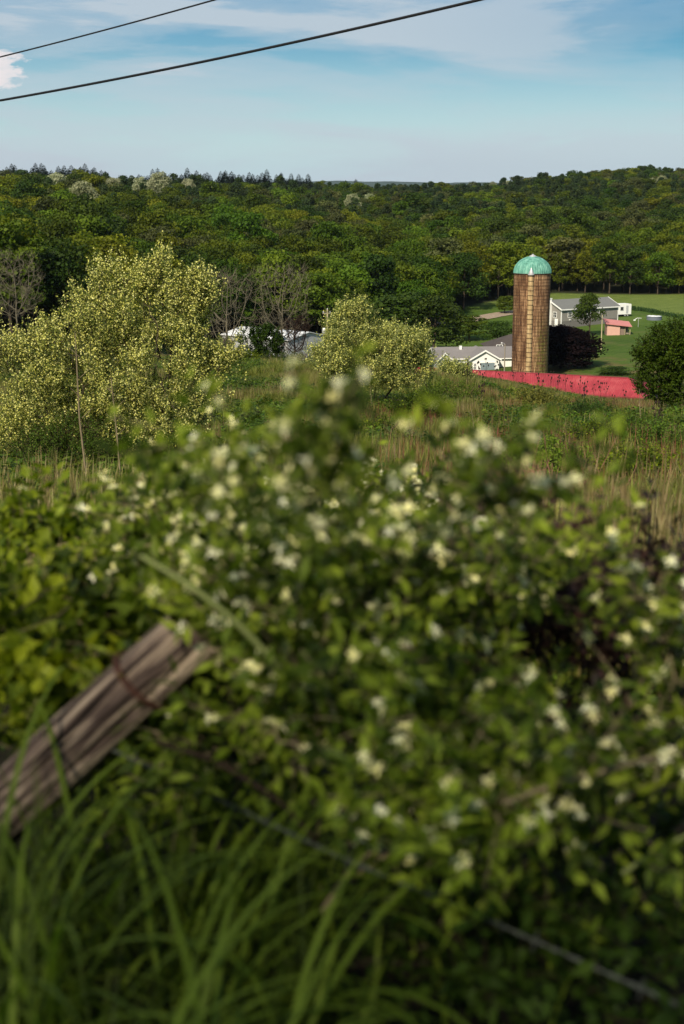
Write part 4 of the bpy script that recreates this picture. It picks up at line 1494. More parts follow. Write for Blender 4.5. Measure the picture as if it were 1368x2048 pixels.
# main cross gable facing the camera
w_ = MB().box((0, 0, -.5), (gw, 6.0, ge - .12)); w_.prism([(0, ge - .12), (gw, ge - .12), (gw / 2, ga - .12)], 0, 6.0, axis='y')
gwall = w_.build('walls', M['white_wall'], gar)
mb = MB(); gable_roof(mb, -0.35, 7.5, gw / 2, gw / 2, ge, ga, axis='y')
rf = mb.build('roof', M['shingle_old'], gar)
mb = MB(); gable_roof(mb, -0.42, -.352, gw / 2, gw / 2, ge - .10, ga - .10, th=0.26, axis='y')
mb.build('fascia', M['white_trim'], rf)
dx0, dx1 = 21 * m_px, 49 * m_px
dtop = at(975, 726, 236)[2] - b0
mb = MB()
nb = 5
for i in range(nb):
    z0 = 0.0 + dtop * i / nb; z1 = dtop * (i + 1) / nb - 0.02
    mb.box((dx0, -0.05, z0), (dx1, -0.004, z1))
mb.build('roller_door', M['door_grey'], gar)
mb = MB(); mb.box((dx0 - .12, -0.07, 0), (dx0 - .003, -.003, dtop + .12)); mb.box((dx1 + .003, -0.07, 0), (dx1 + .12, -.003, dtop + .12)); mb.box((dx0 - .002, -.07, dtop + .003), (dx1 + .002, -.003, dtop + .12))
mb.build('door_frame', M['white_trim'], gar)
window(gar, (7 * m_px, 0, dtop - 1.1), (11 * m_px, 0, dtop - .1), frame=.07)
for x_ in (15.5 * m_px, 53.5 * m_px):
    MB().lathe([(0, -.15), (.09, -.12), (.12, .08), (0.03, .16), (0, .17)], 10, c=(x_, -.14, dtop + .22)).build('wall_lamp', M['black'], gar)
# long wing running behind the gable
wl, wr = -64 * m_px, 150 * m_px
yw = 2.6
w_ = MB().box((wl, yw, -.5), (-0.005, yw + 6.4, ge - .14)); w_.prism([(yw, ge - .14), (yw + 6.4, ge - .14), (yw + 3.2, ga - .16)], wl, -0.005, axis='x')
w_.box((gw + .005, yw, -.5), (wr, yw + 6.4, ge - .14)); w_.prism([(yw, ge - .14), (yw + 6.4, ge - .14), (yw + 3.2, ga - .16)], gw + .005, wr, axis='x')
w_.build('wing_walls', M['white_wall'], gar)
mb = MB(); gable_roof(mb, wl - .35, wr + .3, yw + 3.2, 3.2, ge - .02, ga - .03)
r2 = mb.build('wing_roof', M['shingle_old'], gar)
mb = MB(); gable_roof(mb, wl - .42, wl - .352, yw + 3.2, 3.2, ge - .12, ga - .13, th=.26)
mb.box((wl - .35, yw - .42, ge - .28), (-0.4, yw - .355, ge - .12)); mb.box((gw + .42, yw - .42, ge - .28), (wr, yw - .355, ge - .12))
mb.build('wing_fascia', M['white_trim'], r2)
mb = MB().box((-.9, yw + 2.3, ga - .35), (-.5, yw + 2.8, ga + .35)); mb.build('chimney', M['white_wall'], r2)
window(gar, (-2.3, yw, dtop - .75), (-1.5, yw, dtop + .05), frame=.07)
MB().box((wl - .05, yw + .9, 0), (wl - .004, yw + 3.8, dtop)).build('side_door', M['door_grey'], gar)
mb = MB().box((wl - .06, yw + .75, 0), (wl - .003, yw + .897, dtop + .15)); mb.box((wl - .06, yw + 3.803, 0), (wl - .003, yw + 3.95, dtop + .15)); mb.build('side_door_frame', M['white_trim'], gar)

# left garage: a small front gable at the far left of the wing
lg = empty('small_garage', (0, 0, 0), R(10))
c = at(877, 745, 233); lg.location = (c[0], c[1], gz(c[0], c[1]) - .2)
lb = gz(c[0], c[1]) - .2
la = at(891, 707, 233)[2] - lb; le = at(891, 719, 233)[2] - lb
tag(lg, 'white gabled end with a grey door at the left of the garages', 'garage')
m2 = 233 / FPX
lw = 26 * m2
w_ = MB().box((0, 0, -.5), (lw, 3.0, le - .1)); w_.prism([(0, le - .1), (lw, le - .1), (lw / 2, la - .1)], 0, 3.0, axis='y'); w_.build('walls', M['white_wall'], lg)
mb = MB(); gable_roof(mb, -.3, 5.0, lw / 2, lw / 2, le, la, axis='y', over=.25); rf = mb.build('roof', M['shingle_old'], lg)
mb = MB(); gable_roof(mb, -.37, -.302, lw / 2, lw / 2, le - .1, la - .1, th=.24, axis='y', over=.25); mb.build('fascia', M['white_trim'], rf)
MB().box((.45, -.05, 0), (1.55, -.004, le - .55)).build('door', M['door_grey'], lg)

# hip-roofed house behind
c = at(982, 705, 252); c[2] = gz(c[0], c[1])
hh = empty('hip_roof_house', tuple(c), R(4))
tag(hh, 'white house with dark hip roof half hidden behind the silo', 'house')
he_ = at(990, 697, 252)[2] - c[2]
hp = at(1030, 676, 254)[2] - c[2] + .5
wx, wy = 11.5, 8
MB().box((0, 0, -.4), (wx, wy, he_ - .02)).build('walls', M['white_wall'], hh)
o_ = .6
V = [(-o_, -o_, he_), (wx + o_, -o_, he_), (wx + o_, wy + o_, he_), (-o_, wy + o_, he_), (4.2, wy / 2, hp), (wx - 4.2, wy / 2, hp)]
mb = MB().add(V, [(0, 1, 5, 4), (2, 3, 4, 5)]); mb.add(V, [(1, 2, 5), (3, 0, 4)]); mb.add(V, [(3, 2, 1, 0)])
rf = mb.build('roof', M['shingle_dark'], hh)
MB().box((-o_ - .03, -o_ - .03, he_ - .22), (wx + o_ + .03, -o_ + .0, he_ - .005)).build('fascia', M['white_trim'], rf)
window(hh, (1.0, 0, 1.2), (2.0, 0, 2.4))

# white metal barn, left
c = at(576, 681, 232)
basez = gz(c[0], c[1]) - .3
mbn = empty('metal_barn', (c[0], c[1], basez), R(48))
tag(mbn, 'white roofed metal barn half hidden by a bush left of the utility pole', 'barn')
W2, LB = 9.6, 15.5
eh = c[2] - basez
rh = at(613, 664.5, 235.5)[2] - basez
w_ = MB().box((0, 0, -.3), (W2, LB, eh)); w_.prism([(0, eh), (W2, eh), (W2 / 2, rh - .1)], 0, LB, axis='y')
w_.build('walls', M['grey_metal'], mbn)
mb = MB(); gable_roof(mb, -.3, LB + .3, W2 / 2, W2 / 2, eh, rh, th=.08, over=.3, axis='y')
mb.build('roof', M['white_metal'], mbn)
mb = MB().box((W2 * .3, -.05, 0), (W2 * .7, -.004, eh * .8)); mb.build('sliding_door', M['galv'], mbn)

# ------------------------------------------------------------------ poles
def pole(px, top, Yd, r, mat, name, label, lean=0.0):
    p = gp(px, Yd)
    H = at(px, top, Yd)[2] - p[2]
    root = empty(name, tuple(p))
    MB().ring_tube([(0, 0, -.5), (lean * .5, 0, H * .5), (lean, 0, H)], [r, r * .85, r * .7], 10).build('mast', M[mat], root, True)
    tag(root, label, 'pole')
    return root, H


up, H = pole(655, 619, 148, 0.13, 'mast', 'utility_pole', 'wooden utility pole with grey transformer left of the pale bush')
MB().lathe([(0, 0), (.2, .02), (.22, .1), (.22, .75), (.16, .82), (0, .84)], 14, c=(-.33, -.05, H - 2.7)).build('transformer', M['galv'], up, True)
mb = MB().box((-.5, -.06, H - .45), (.35, .06, H - .33)); mb.build('crossarm', M['mast_grey'], up)
mb = MB()
for x_ in (-.42, .0, .28):
    mb.lathe([(0, 0), (.05, 0), (.06, .08), (.03, .15), (0, .16)], 8, c=(x_, 0, H - .33 if x_ else H - .02))
mb.build('insulators', M['galv'], up)
lp, H = pole(1009.5, 688, 214, 0.11, 'mast_grey', 'yard_light', 'yard light on a grey pole in front of the white garage')
MB().ring_tube([(0, 0, H - .25), (-.15, -.05, H + .12), (-.45, -.12, H + .2)], 0.04, 7).build('arm', M['galv'], lp, True)
MB().lathe([(0, .12), (.12, .1), (.19, -.02), (.13, -.14), (0, -.16)], 14, c=(-.5, -.14, H + .16)).build('lamp_head', M['galv'], lp, True)
gpz, H = pole(1201.5, 630, 257, 0.12, 'mast', 'utility_pole', 'bare tan utility pole on the lawn left of the pink shed')
MB().box((-.12, -.2, H - .7), (.12, -.1, H - .45)).build('bracket', M['mast_grey'], gpz)

# two overhead cables
def cable(name, P0, P1, r, label, sag):
    P0 = np.array(P0); P1 = np.array(P1)
    d = P1 - P0
    t = np.linspace(-1.2, 2.2, 90)
    P = P0 + d * t[:, None]
    P[:, 2] += sag * t * (t - 1)
    o = MB().ring_tube(P, r, 8).build(name, M['cable'], None, True)
    tag(o, label, 'cable')


cable('overhead_cable', at(0, 201, 34), at(957, 0, 27), 0.027, 'thick black overhead cable crossing the sky, lower of the two', 0.30)
cable('overhead_cable', at(0, 114, 36), at(428, 0, 31), 0.018, 'thin black overhead cable in the upper left of the sky', 0.08)

# ------------------------------------------------------------------ meadow cover
def blades(mb, base, az, L, Wd, lean, segs, tone, rng, curl=1.0):
    n = len(base)
    L = np.broadcast_to(L, n); Wd = np.broadcast_to(Wd, n)
    d = np.stack([np.cos(az), np.sin(az)], -1)
    sd = np.stack([-np.sin(az), np.cos(az), np.zeros(n)], -1)
    rows = []
    ang = lean * 0.35
    p = base.copy()
    st = L / segs
    for i in range(segs + 1):
        t = i / segs
        w = Wd * (1 - t ** 2.2) * (0.6 + 0.4 * min(1, t * 4)) * 0.5
        rows.append(np.stack([p - sd * w[:, None], p + sd * w[:, None]], 1))
        a_ = ang + lean * curl * t * t * 1.4
        p = p + np.concatenate([d * (np.sin(a_) * st)[:, None], (np.cos(a_) * st)[:, None]], 1)
    V = np.stack(rows, 1)            # n, segs+1, 2, 3
    b = np.arange(n)[:, None] * (segs + 1) * 2
    F = np.concatenate([b + np.array([[2 * i, 2 * i + 1, 2 * i + 3, 2 * i + 2]]) for i in range(segs)])
    mb.add(V, F, np.repeat(tone, (segs + 1) * 2))


def tuft(rng, n, R_, L, Wd, lean, segs=3, tone=(0.5, .2)):
    mb = MB()
    th = rng.random(n) * 2 * PI
    r = R_ * np.sqrt(rng.random(n))
    base = np.stack([r * np.cos(th), r * np.sin(th), np.full(n, -0.05)], -1)
    blades(mb, base, rng.random(n) * 2 * PI, L * rng.uniform(.5, 1.2, n), Wd * rng.uniform(.7, 1.3, n), np.abs(rng.normal(lean, lean * .5, n)), segs,
           np.clip(rng.normal(tone[0], tone[1], n), 0, 1), rng)
    return mb


def weed(rng, n, R_, H_, leaf):
    mb = MB()
    d = unit(rng.normal(size=(n, 3))); d[:, 2] = np.abs(d[:, 2])
    P = d * np.array([R_, R_, H_]) * rng.uniform(.3, 1.05, n)[:, None]
    nr = unit(d * .5 + np.array([0, 0, .7]) + rng.normal(0, .4, d.shape))
    ax = unit(np.cross(nr, rng.normal(size=d.shape)))
    add_leaves(mb, P, ax, nr, leaf * rng.uniform(.6, 1.3, n), leaf * .6, np.clip(rng.normal(.5, .2, n), 0, 1))
    m = 14
    q = rng.choice(n, m)
    for i in q:
        mb.ring_tube([(0, 0, -.05), P[i] * np.array([.5, .5, .6]), P[i]], [.008, .006, .004], 3, cap=False, tone=0.1)
    return mb


rng = np.random.default_rng(21)
TU = {}


def proto_tuft(name, mb, mat, px, Yd):
    o = mb.build(name, M[mat])
    o.location = tuple(gp(px, Yd))
    o['kind'] = 'stuff'
    return o


G1 = [proto_tuft('grass', tuft(rng, 60, .42, .62, .022, .55), 'grass', 600 + 40 * i, 70) for i in range(3)]
G2 = [proto_tuft('dry_grass', tuft(rng, 50, .38, .80, .018, .28), 'straw', 900 + 40 * i, 70) for i in range(3)]
G3 = [proto_tuft('weeds', weed(rng, 210, .42, .45, .10), 'weed', 760 + 60 * i, 66) for i in range(3)]
G4 = [proto_tuft('rusty_weeds', tuft(rng, 46, .40, .75, .02, .22), 'rust_weed', 1010 + 20 * i, 60) for i in range(2)]

NP = 50000
Ym = np.sqrt(rng.uniform(7.5 ** 2, 128 ** 2, NP))
am = rng.uniform(-0.33, 0.33, NP)
Xm = am * Ym
# the verge and the first metres of the slope, wider than the picture shows
NS = 4200
Ym[:NS] = rng.uniform(2.6, 13.0, NS)
Xm[:NS] = rng.uniform(-6.5, 6.5, NS)
free = (Ym > 5.2) | (np.abs(Xm - .1) > .30 * Ym + .75)
Ym, Xm = Ym[free], Xm[free]
NP = len(Ym)
# fewer far ones are needed on the left
zm = ground(Xm, Ym)
n1_ = fbm(Xm / 5 + 40, Ym / 9, 41, 3)
n2_ = fbm(Xm / 3.2 + 10, Ym / 6, 51, 3)
n3_ = fbm(Xm / 9 + 70, Ym / 12, 61, 2)
kind = np.zeros(NP, int)
kind[(n1_ > 0.55) & (rng.random(NP) < .30)] = 1
kind[(n1_ <= 0.55) & (rng.random(NP) < .08)] = 1
kind[(n2_ > np.where(Xm > .05 * Ym, 0.42, .46)) & (rng.random(NP) < .8)] = 2
kind[(n3_ > 0.66) & (n2_ < .5) & (Xm > 1) & (rng.random(NP) < .16)] = 3
for kk, protos, nm in ((0, G1, 'meadow_grass'), (1, G2, 'dry_grass'), (2, G3, 'weeds'), (3, G4, 'rusty_weeds')):
    s = np.where(kind == kk)[0]
    sc = rng.uniform(.6, 1.25, len(s))
    if kk == 2: sc *= rng.uniform(.6, 1.5, len(s)) * np.interp(Ym[s], [4, 14, 22], [.42, .6, 1.0])
    hs = sc * np.clip(0.6 + 0.8 * fbm(Xm[s] / 4, Ym[s] / 4, 71, 2), .5, 1.3) * np.interp(Ym[s], [6, 8, 40, 75, 100, 130], [.6, .85, .9, .75, .5, .5])
    gn_scatter(nm, np.stack([Xm[s], Ym[s], zm[s]], -1), rng.random(len(s)) * 6.28, np.stack([sc, sc, hs], -1), protos, kk + 20)

# tall dry stems and teasels near the brow
def teasel(rng, H_):
    root = empty('teasel_stalk')
    st = MB()
    hd = []
    top = np.array([rng.normal(0, .05), rng.normal(0, .05), H_])
    st.ring_tube([(0, 0, -.1), top * .5 + np.array([.02, 0, 0]), top], [.013, .011, .008], 5)
    hd.append(top)
    for i in range(4):
        t = rng.uniform(.45, .8)
        a_ = rng.random() * 6.28
        L_ = H_ * rng.uniform(.16, .3)
        b = top * t
        e = b + np.array([math.cos(a_) * L_ * .5, math.sin(a_) * L_ * .5, L_])
        st.ring_tube([b, (b + e) / 2 + np.array([math.cos(a_), math.sin(a_), 0]) * .04, e], [.009, .008, .006], 4)
        hd.append(e)
    st.build('stem', M['seedhead'], root)
    for h in hd:
        m_ = MB().lathe([(0, 0), (.035, .02), (.048, .06), (.04, .11), (.015, .15), (0, .155)], 8)
        o = m_.build('seed_head', M['seedhead'], root)
        o.location = tuple(h)
    return root


rng = np.random.default_rng(33)
tz = [teasel(rng, 1.7), teasel(rng, 1.3)]
spots = [(958, 92), (962, 86), (973, 95), (992, 97), (1002, 90), (1028, 95), (1046, 92), (1078, 96), (1104, 97), (1117, 90), (1132, 96), (1147, 94), (1163, 97), (1171, 92),
         (1190, 96), (1204, 90), (1215, 95), (966, 60), (1080, 62), (1170, 66), (1232, 70), (1330, 46), (1318, 44), (965, 78), (935, 74), (1255, 84)]
wh = ['against the red roof', 'on the open meadow']
for i, (px, Yd) in enumerate(spots):
    o = tz[i] if i < 2 else copy_tree(tz[i % 2])
    o.location = tuple(gp(px, Yd)); o.rotation_euler = (0, 0, i * 1.3)
    s = rng.uniform(.55, .95); o.scale = (s * 1.1, s * 1.1, s)
    tag(o, ('tall' if i % 2 == 0 else 'short') + ' dark dried teasel stalk standing ' + (wh[0] if Yd > 80 else wh[1]), 'teasel',
        ('tall' if i % 2 == 0 else 'short') + ' teasels ' + (wh[0] if Yd > 80 else wh[1]))

# low green shrubs of the meadow
def low_shrub(px, base, Yd, wpx, hpx, mat, label, seed, name='shrub', leaf=.09, twigs=340, bark='bark_dark', updir=.6, ll=.35):
    rng = np.random.default_rng(seed)
    s = Yd / FPX
    g0 = gp(px, Yd)
    w = wpx / 2 * s; h = hpx * s
    ells = [(g0[0] + rng.normal(0, w * .25), g0[1] + rng.normal(0, w * .3), g0[2] + h * .45, w * rng.uniform(.5, .75), w * .7, h * .5) for _ in range(3)]
    ells.append((g0[0], g0[1], g0[2] + h * .4, w * .9, w * .8, h * .42))
    r = woody_shrub(name, ells, [g0 + np.array([rng.normal(0, w * .2), rng.normal(0, w * .2), -.1]) for _ in range(3)], rng, 90, max(.06, h / 14), twigs, ll, 6, leaf, leaf * .55,
                    M[mat], M[bark], r_tip=.006, updir=updir, twig_r=.004, di=50)
    tag(r, label, 'shrub', 'low shrubs in the meadow')
    return r


low_shrub(848, 845, 50, 150, 62, 'shrub_leaf', 'bright green rounded shrub in the meadow right of the centre', 1, leaf=.09, twigs=420)
low_shrub(905, 800, 66, 150, 44, 'weed', 'low dark green shrub below the small pale bush', 2, leaf=.09)
low_shrub(1078, 812, 62, 95, 42, 'grass', 'fan shaped olive shrub standing in front of the red roof', 3, leaf=.10, updir=1.2, ll=.5)
low_shrub(1250, 860, 44, 150, 46, 'weed', 'low green shrub below the right hand tree', 4, leaf=.08)
low_shrub(1180, 820, 56, 120, 36, 'weed', 'flat green shrub right of the olive one', 5, leaf=.08)
low_shrub(1200, 905, 34, 210, 60, 'shrub_leaf', 'wide leafy shrub in the right part of the meadow', 6, leaf=.07, twigs=600)
low_shrub(1330, 930, 30, 190, 90, 'weed', 'leafy green shrub at the right edge of the meadow', 7, leaf=.07, twigs=600)
low_shrub(1120, 1000, 22, 260, 110, 'weed', 'dense green shrub behind the reddish stalks', 8, leaf=.06, twigs=800, ll=.25)
low_shrub(1290, 1010, 20, 240, 100, 'shrub_leaf', 'dense bright shrub low at the right edge', 9, leaf=.06, twigs=800, ll=.25)
low_shrub(640, 870, 36, 220, 60, 'weed', 'green shrub in the meadow just above the flowering bushes', 10, leaf=.07, twigs=500)
low_shrub(760, 850, 42, 120, 42, 'shrub_leaf', 'small bright green shrub left of the arching dark branch', 11, leaf=.08)
low_shrub(470, 722, 88, 120, 30, 'shrub_leaf', 'low green shrub at the brow left of centre', 12, leaf=.12)
low_shrub(560, 718, 96, 150, 26, 'weed', 'low green shrub at the brow in front of the white barn', 13, leaf=.12)
low_shrub(532, 710, 112, 84, 78, 'darkgreen', 'dense dark green cedar bush in front of the white barn', 14, leaf=.16, twigs=900, name='cedar_bush')
low_shrub(610, 712, 100, 70, 36, 'dead_leaf', 'pale brown leafless scrub in front of the white barn', 15, leaf=.06, bark='bark_grey')

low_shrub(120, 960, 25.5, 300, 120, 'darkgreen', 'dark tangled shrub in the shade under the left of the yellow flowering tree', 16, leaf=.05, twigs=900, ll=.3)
low_shrub(350, 930, 26.5, 200, 70, 'weed', 'green shrub at the foot of the yellow flowering tree', 17, leaf=.05, twigs=600, ll=.3)
low_shrub(20, 700, 34, 130, 90, 'darkgreen', 'dark leafy shrub behind the yellow flowering tree at the left edge', 18, leaf=.07, twigs=500)

# arching dark branch in the meadow
mb = MB()
P0 = gp(765, 40, 0.0); P1 = P0 + np.array([.5, .1, .75]); P2 = P0 + np.array([1.25, .15, .98])
mb.ring_tube([P0, (P0 + P1) / 2 + np.array([-.03, 0, .1]), P1, P2], [.03, .028, .022, .012], 6)
tag(mb.build('fallen_branch', M['bark_dark'], None, True), 'dark arching branch leaning into the bright green shrub', 'branch')

# ------------------------------------------------------------------ flowering trees (autumn olive)
rng = np.random.default_rng(101)
Yo = 27.0
E = px_ells([(300, 640, Yo, 95, 70, 1.1, 1.5), (215, 660, Yo, 80, 60, 1.0, 1.2), (380, 665, Yo, 42, 55, .8, .6), (140, 715, Yo, 90, 55, 1.0, 1.2),
             (60, 750, Yo, 80, 50, .9, .9), (300, 750, Yo, 150, 80, 1.4, 2.2), (405, 750, Yo, 50, 32, .8, .6), (330, 830, Yo, 120, 50, 1.2, 1.8),
             (120, 830, Yo + .6, 120, 60, 1.2, 1.7), (40, 880, Yo + .6, 90, 60, 1.0, 1.2), (248, 575, Yo, 16, 36, .3, .35), (314, 560, Yo, 14, 48, .3, .5), (402, 600, Yo, 12, 38, .3, .4),
             (203, 585, Yo, 16, 40, .35, .45), (280, 570, Yo, 12, 40, .3, .3), (165, 610, Yo, 14, 30, .3, .25), (365, 590, Yo, 12, 30, .3, .25), (445, 722, Yo, 30, 10, .3, .3), (20, 715, Yo, 50, 24, .5, .4), (95, 680, Yo, 40, 24, .5, .4), (190, 790, Yo, 90, 50, 1.0, 1.0), (220, 860, Yo, 110, 50, 1.0, 1.0)])
rb = gp(290, Yo); rb2 = gp(225, Yo + .3); rb3 = gp(150, Yo + .5)
ot = woody_shrub('flowering_tree', E, [rb, rb2, rb3], rng, 900, .14, 5200, .32, 8, .058, .018, M['olive_leaf'], M['bark'], r_tip=.006, rmax=.075, bend=.10,
                 flower=bloom_dots, flower_rate=.62, flower_n=3, flower_size=.021, flowerm=M['olive_bloom'], twig_r=.004, shell=.15, updir=.9, di=40, clumps=390, clump_r=.10)
tag(ot, 'large autumn olive covered in yellow blossom at the left', 'tree')

rng = np.random.default_rng(102)
Yb = 60.0
E = px_ells([(705, 665, Yb, 48, 48, 1.0, 1.0), (790, 690, Yb, 66, 36, 1.2, 1.4), (740, 720, Yb, 105, 36, 1.4, 1.8), (662, 712, Yb, 34, 34, .9, .8), (838, 712, Yb, 32, 32, .9, .7),
             (716, 630, Yb, 10, 20, .3, .2), (690, 638, Yb, 10, 18, .3, .15), (690, 745, Yb, 50, 24, 1.1, .8), (800, 748, Yb, 60, 24, 1.1, .9), (745, 758, Yb, 60, 20, 1.0, .6)])
rb = gp(745, Yb); rb2 = gp(760, Yb + .3); rb3 = gp(735, Yb - .2)
ot = woody_shrub('flowering_bush', E, [rb, rb2, rb3], rng, 500, .15, 5200, .34, 7, .085, .034, M['silver_leaf'], M['bark'], r_tip=.008, rmax=.07, bend=.12,
                 flower=bloom_dots, flower_rate=.35, flower_n=2, flower_size=.036, flowerm=M['olive_bloom'], twig_r=.005, shell=.3, updir=1.1, di=40, clumps=330, clump_r=.14)
tag(ot, 'pale silvery flowering bush in the middle of the meadow brow', 'bush')

rng = np.random.default_rng(103)
Yb = 84.0
E = px_ells([(892, 758, Yb, 36, 22, .9, 1.2), (925, 762, Yb, 26, 20, .8, 1.0), (903, 738, Yb, 20, 12, .6, .6), (862, 762, Yb, 26, 16, .7, .6), (935, 745, Yb, 10, 10, .5, .3)])
ot = woody_shrub('flowering_bush', E, [gp(905, Yb), gp(890, Yb)], rng, 250, .14, 1900, .32, 6, .10, .042, M['silver_leaf'], M['bark'], r_tip=.008, rmax=.05, bend=.12,
                 flower=bloom_dots, flower_rate=.25, flower_n=2, flower_size=.04, flowerm=M['olive_bloom'], twig_r=.005, shell=.3, updir=1.0, di=40, clumps=120, clump_r=.13)
tag(ot, 'small pale flowering bush in front of the white garage', 'bush')

rng = np.random.default_rng(104)
Yb = 57.0
E = px_ells([(1335, 700, Yb, 50, 45, 1.2, 1.3), (1375, 690, Yb, 60, 50, 1.2, 1.2), (1315, 760, Yb, 42, 45, 1.0, 1.0), (1370, 770, Yb, 60, 50, 1.2, 1.2), (1290, 710, Yb, 22, 20, .6, .2)])
ot = woody_shrub('broadleaf_tree', E, [gp(1350, Yb), gp(1375, Yb + .3)], rng, 400, .15, 1900, .40, 7, .105, .065, M['decid'], M['bark'], r_tip=.008, rmax=.08, bend=.03,
                 twig_r=.005, shell=.3, updir=.5, di=40)
tag(ot, 'dark green leafy tree cut off by the right edge of the picture', 'tree')

# ------------------------------------------------------------------ foreground bushes
FY = 'honeysuckle bushes in the foreground'


def honeysuckle(ells, roots, seed, twigs, label, rate=.10, mat='honey_leaf', tl=.16, natt=140, step=.05, leaf=.050, flower=True, name='honeysuckle_bush', group=FY, bark='bark_tan', fs=.0165,
                leaf_prob=.8, updir=.35, k=5, lw=.42, dy=0):
    rng = np.random.default_rng(seed)
    r = woody_shrub(name, px_ells([(e[0], e[1] + dy) + tuple(e[2:]) for e in ells]), roots, rng, natt, step, twigs, tl, k, leaf, leaf * lw, M[mat], M[bark], r_tip=.0022, rmax=.014, bend=.03, fold=True,
                    flower=honey_flowers if flower else None, flower_rate=rate * .68, flower_n=2, flower_size=fs, flowerm=M['petal'], twig_r=.0014, shell=.2, updir=updir, di=40,
                    leaf_prob=leaf_prob, dk=.09, clumps=max(12, twigs // 7), clump_r=.035)
    tag(r, label, 'bush', group)
    return r


honeysuckle([(640, 1010, 2.8, 60, 40, .12, .5), (560, 1100, 3.0, 150, 80, .3, 1.6), (720, 1120, 3.0, 140, 90, .3, 1.6), (610, 1010, 2.9, 70, 60, .15, .6)],
            [gp(640, 3.1), gp(700, 3.2)], 201, 215, 'flowering honeysuckle with the tallest blurred tip in the centre', .30, dy=95)
honeysuckle([(430, 970, 3.7, 110, 50, .3, 1.2), (330, 1050, 3.7, 120, 70, .35, 1.4), (480, 1120, 3.6, 150, 100, .4, 1.6), (290, 1010, 3.8, 50, 40, .2, .5)],
            [gp(380, 3.9), gp(460, 4.0)], 202, 340, 'flowering honeysuckle at the left above the leaning post', .26, dy=60)
honeysuckle([(960, 1030, 2.8, 50, 30, .12, .35), (930, 1065, 3.2, 80, 40, .3, 1.1), (850, 1110, 3.2, 110, 60, .3, 1.1), (1010, 1030, 3.2, 45, 50, .2, .4)],
            [gp(920, 3.5), gp(980, 3.5)], 203, 200, 'flowering honeysuckle right of the centre with a raised tip', .30, dy=85)
honeysuckle([(650, 1020, 5.6, 240, 45, .6, 1.5), (830, 1040, 5.6, 180, 50, .6, 1.2), (450, 1030, 5.4, 200, 50, .6, 1.2), (700, 1080, 5.2, 260, 80, .6, 1.2)],
            [gp(600, 5.6), gp(760, 5.7), gp(480, 5.5)], 204, 760, 'farther honeysuckle with small sharp flowers behind the nearest ones', .22, natt=220, step=.07, dy=35)
honeysuckle([(670, 1270, 2.8, 170, 100, .35, 1.3), (840, 1290, 2.8, 120, 100, .35, .9), (950, 1440, 2.6, 130, 80, .3, .8), (760, 1420, 2.65, 170, 100, .3, 1.2)],
            [gp(760, 3.0), gp(900, 3.0)], 205, 270, 'low honeysuckle filling the middle of the foreground', .17)
honeysuckle([(1290, 1190, 2.9, 90, 50, .3, .5), (1320, 1420, 2.7, 100, 70, .3, .9), (1180, 1520, 2.6, 140, 80, .3, .9), (1320, 1290, 2.8, 70, 60, .3, .4)],
            [gp(1250, 3.1), gp(1180, 3.0)], 206, 125, 'flowering honeysuckle at the right edge over the dark thicket', .26)
honeysuckle([(980, 1560, 2.45, 170, 70, .25, 1.0), (1130, 1590, 2.45, 120, 60, .2, .6), (830, 1560, 2.5, 130, 80, .25, .8), (620, 1480, 2.6, 130, 100, .25, .8)],
            [gp(900, 2.9), gp(1060, 2.9)], 207, 150, 'lowest honeysuckle sprays above the fence wire', .15)
honeysuckle([(60, 1130, 4.4, 140, 90, .5, 1.4), (180, 1140, 4.3, 110, 90, .5, 1.1), (20, 1030, 4.6, 90, 40, .3, .6), (120, 1020, 4.6, 90, 30, .3, .5)],
            [gp(60, 4.6), gp(180, 4.6)], 208, 360, 'yellow green leafy bush at the left edge', .02, mat='shrub_leaf', leaf=.055, name='leafy_bush', group='green bushes at the left edge', lw=.62, dy=70)
honeysuckle([(90, 1260, 3.5, 170, 130, .4, 1.6), (240, 1220, 3.5, 110, 110, .35, 1.1), (330, 1200, 3.4, 70, 80, .25, .5)],
            [gp(100, 3.8), gp(240, 3.8)], 209, 330, 'bright green broad-leaved bush behind the leaning post', 0, mat='shrub_leaf', leaf=.060, flower=False, name='leafy_bush', group='green bushes at the left edge', lw=.66, dy=60)
honeysuckle([(420, 1330, 3.2, 130, 120, .3, 1.1), (500, 1450, 3.0, 130, 110, .3, 1.0), (350, 1500, 3.1, 120, 80, .25, .8)],
            [gp(430, 3.4), gp(520, 3.3)], 210, 280, 'dark leafy honeysuckle right behind the leaning post', .02)
honeysuckle([(1130, 1170, 3.7, 170, 70, .35, 1.4), (1270, 1270, 3.5, 150, 120, .35, 1.6), (1080, 1290, 3.5, 130, 100, .35, 1.2), (1010, 1130, 3.8, 60, 40, .3, .5)],
            [gp(1120, 4.0), gp(1250, 3.9)], 211, 620, 'dark reddish brown thicket at the right behind the flowers', 0, mat='dead_leaf', flower=False, name='dead_thicket', group='dead thickets', bark='bark_dark', leaf_prob=.7, leaf=.045)
honeysuckle([(1150, 1760, 2.7, 260, 120, .3, 1.4), (900, 1740, 2.75, 160, 90, .3, .8), (1250, 1900, 2.4, 150, 90, .3, .8), (950, 1920, 2.4, 160, 60, .25, .7)],
            [gp(1100, 3.0), gp(900, 3.0), gp(1250, 2.7)], 212, 420, 'nearly black tangle of twigs and small leaves low at the right under the wire', 0, mat='darkgreen', flower=False, name='dead_thicket', group='dead thickets', bark='bark_dark', leaf_prob=.45, leaf=.05)
honeysuckle([(960, 1880, 2.3, 60, 20, .06, .5), (1010, 1700, 2.5, 200, 40, .2, 1.0), (1280, 1640, 2.5, 60, 50, .2, .5)],
            [gp(950, 2.7), gp(1150, 2.8)], 213, 34, 'few lone green leaves low at the right under the wire', 0, flower=False, leaf=.045, natt=40)

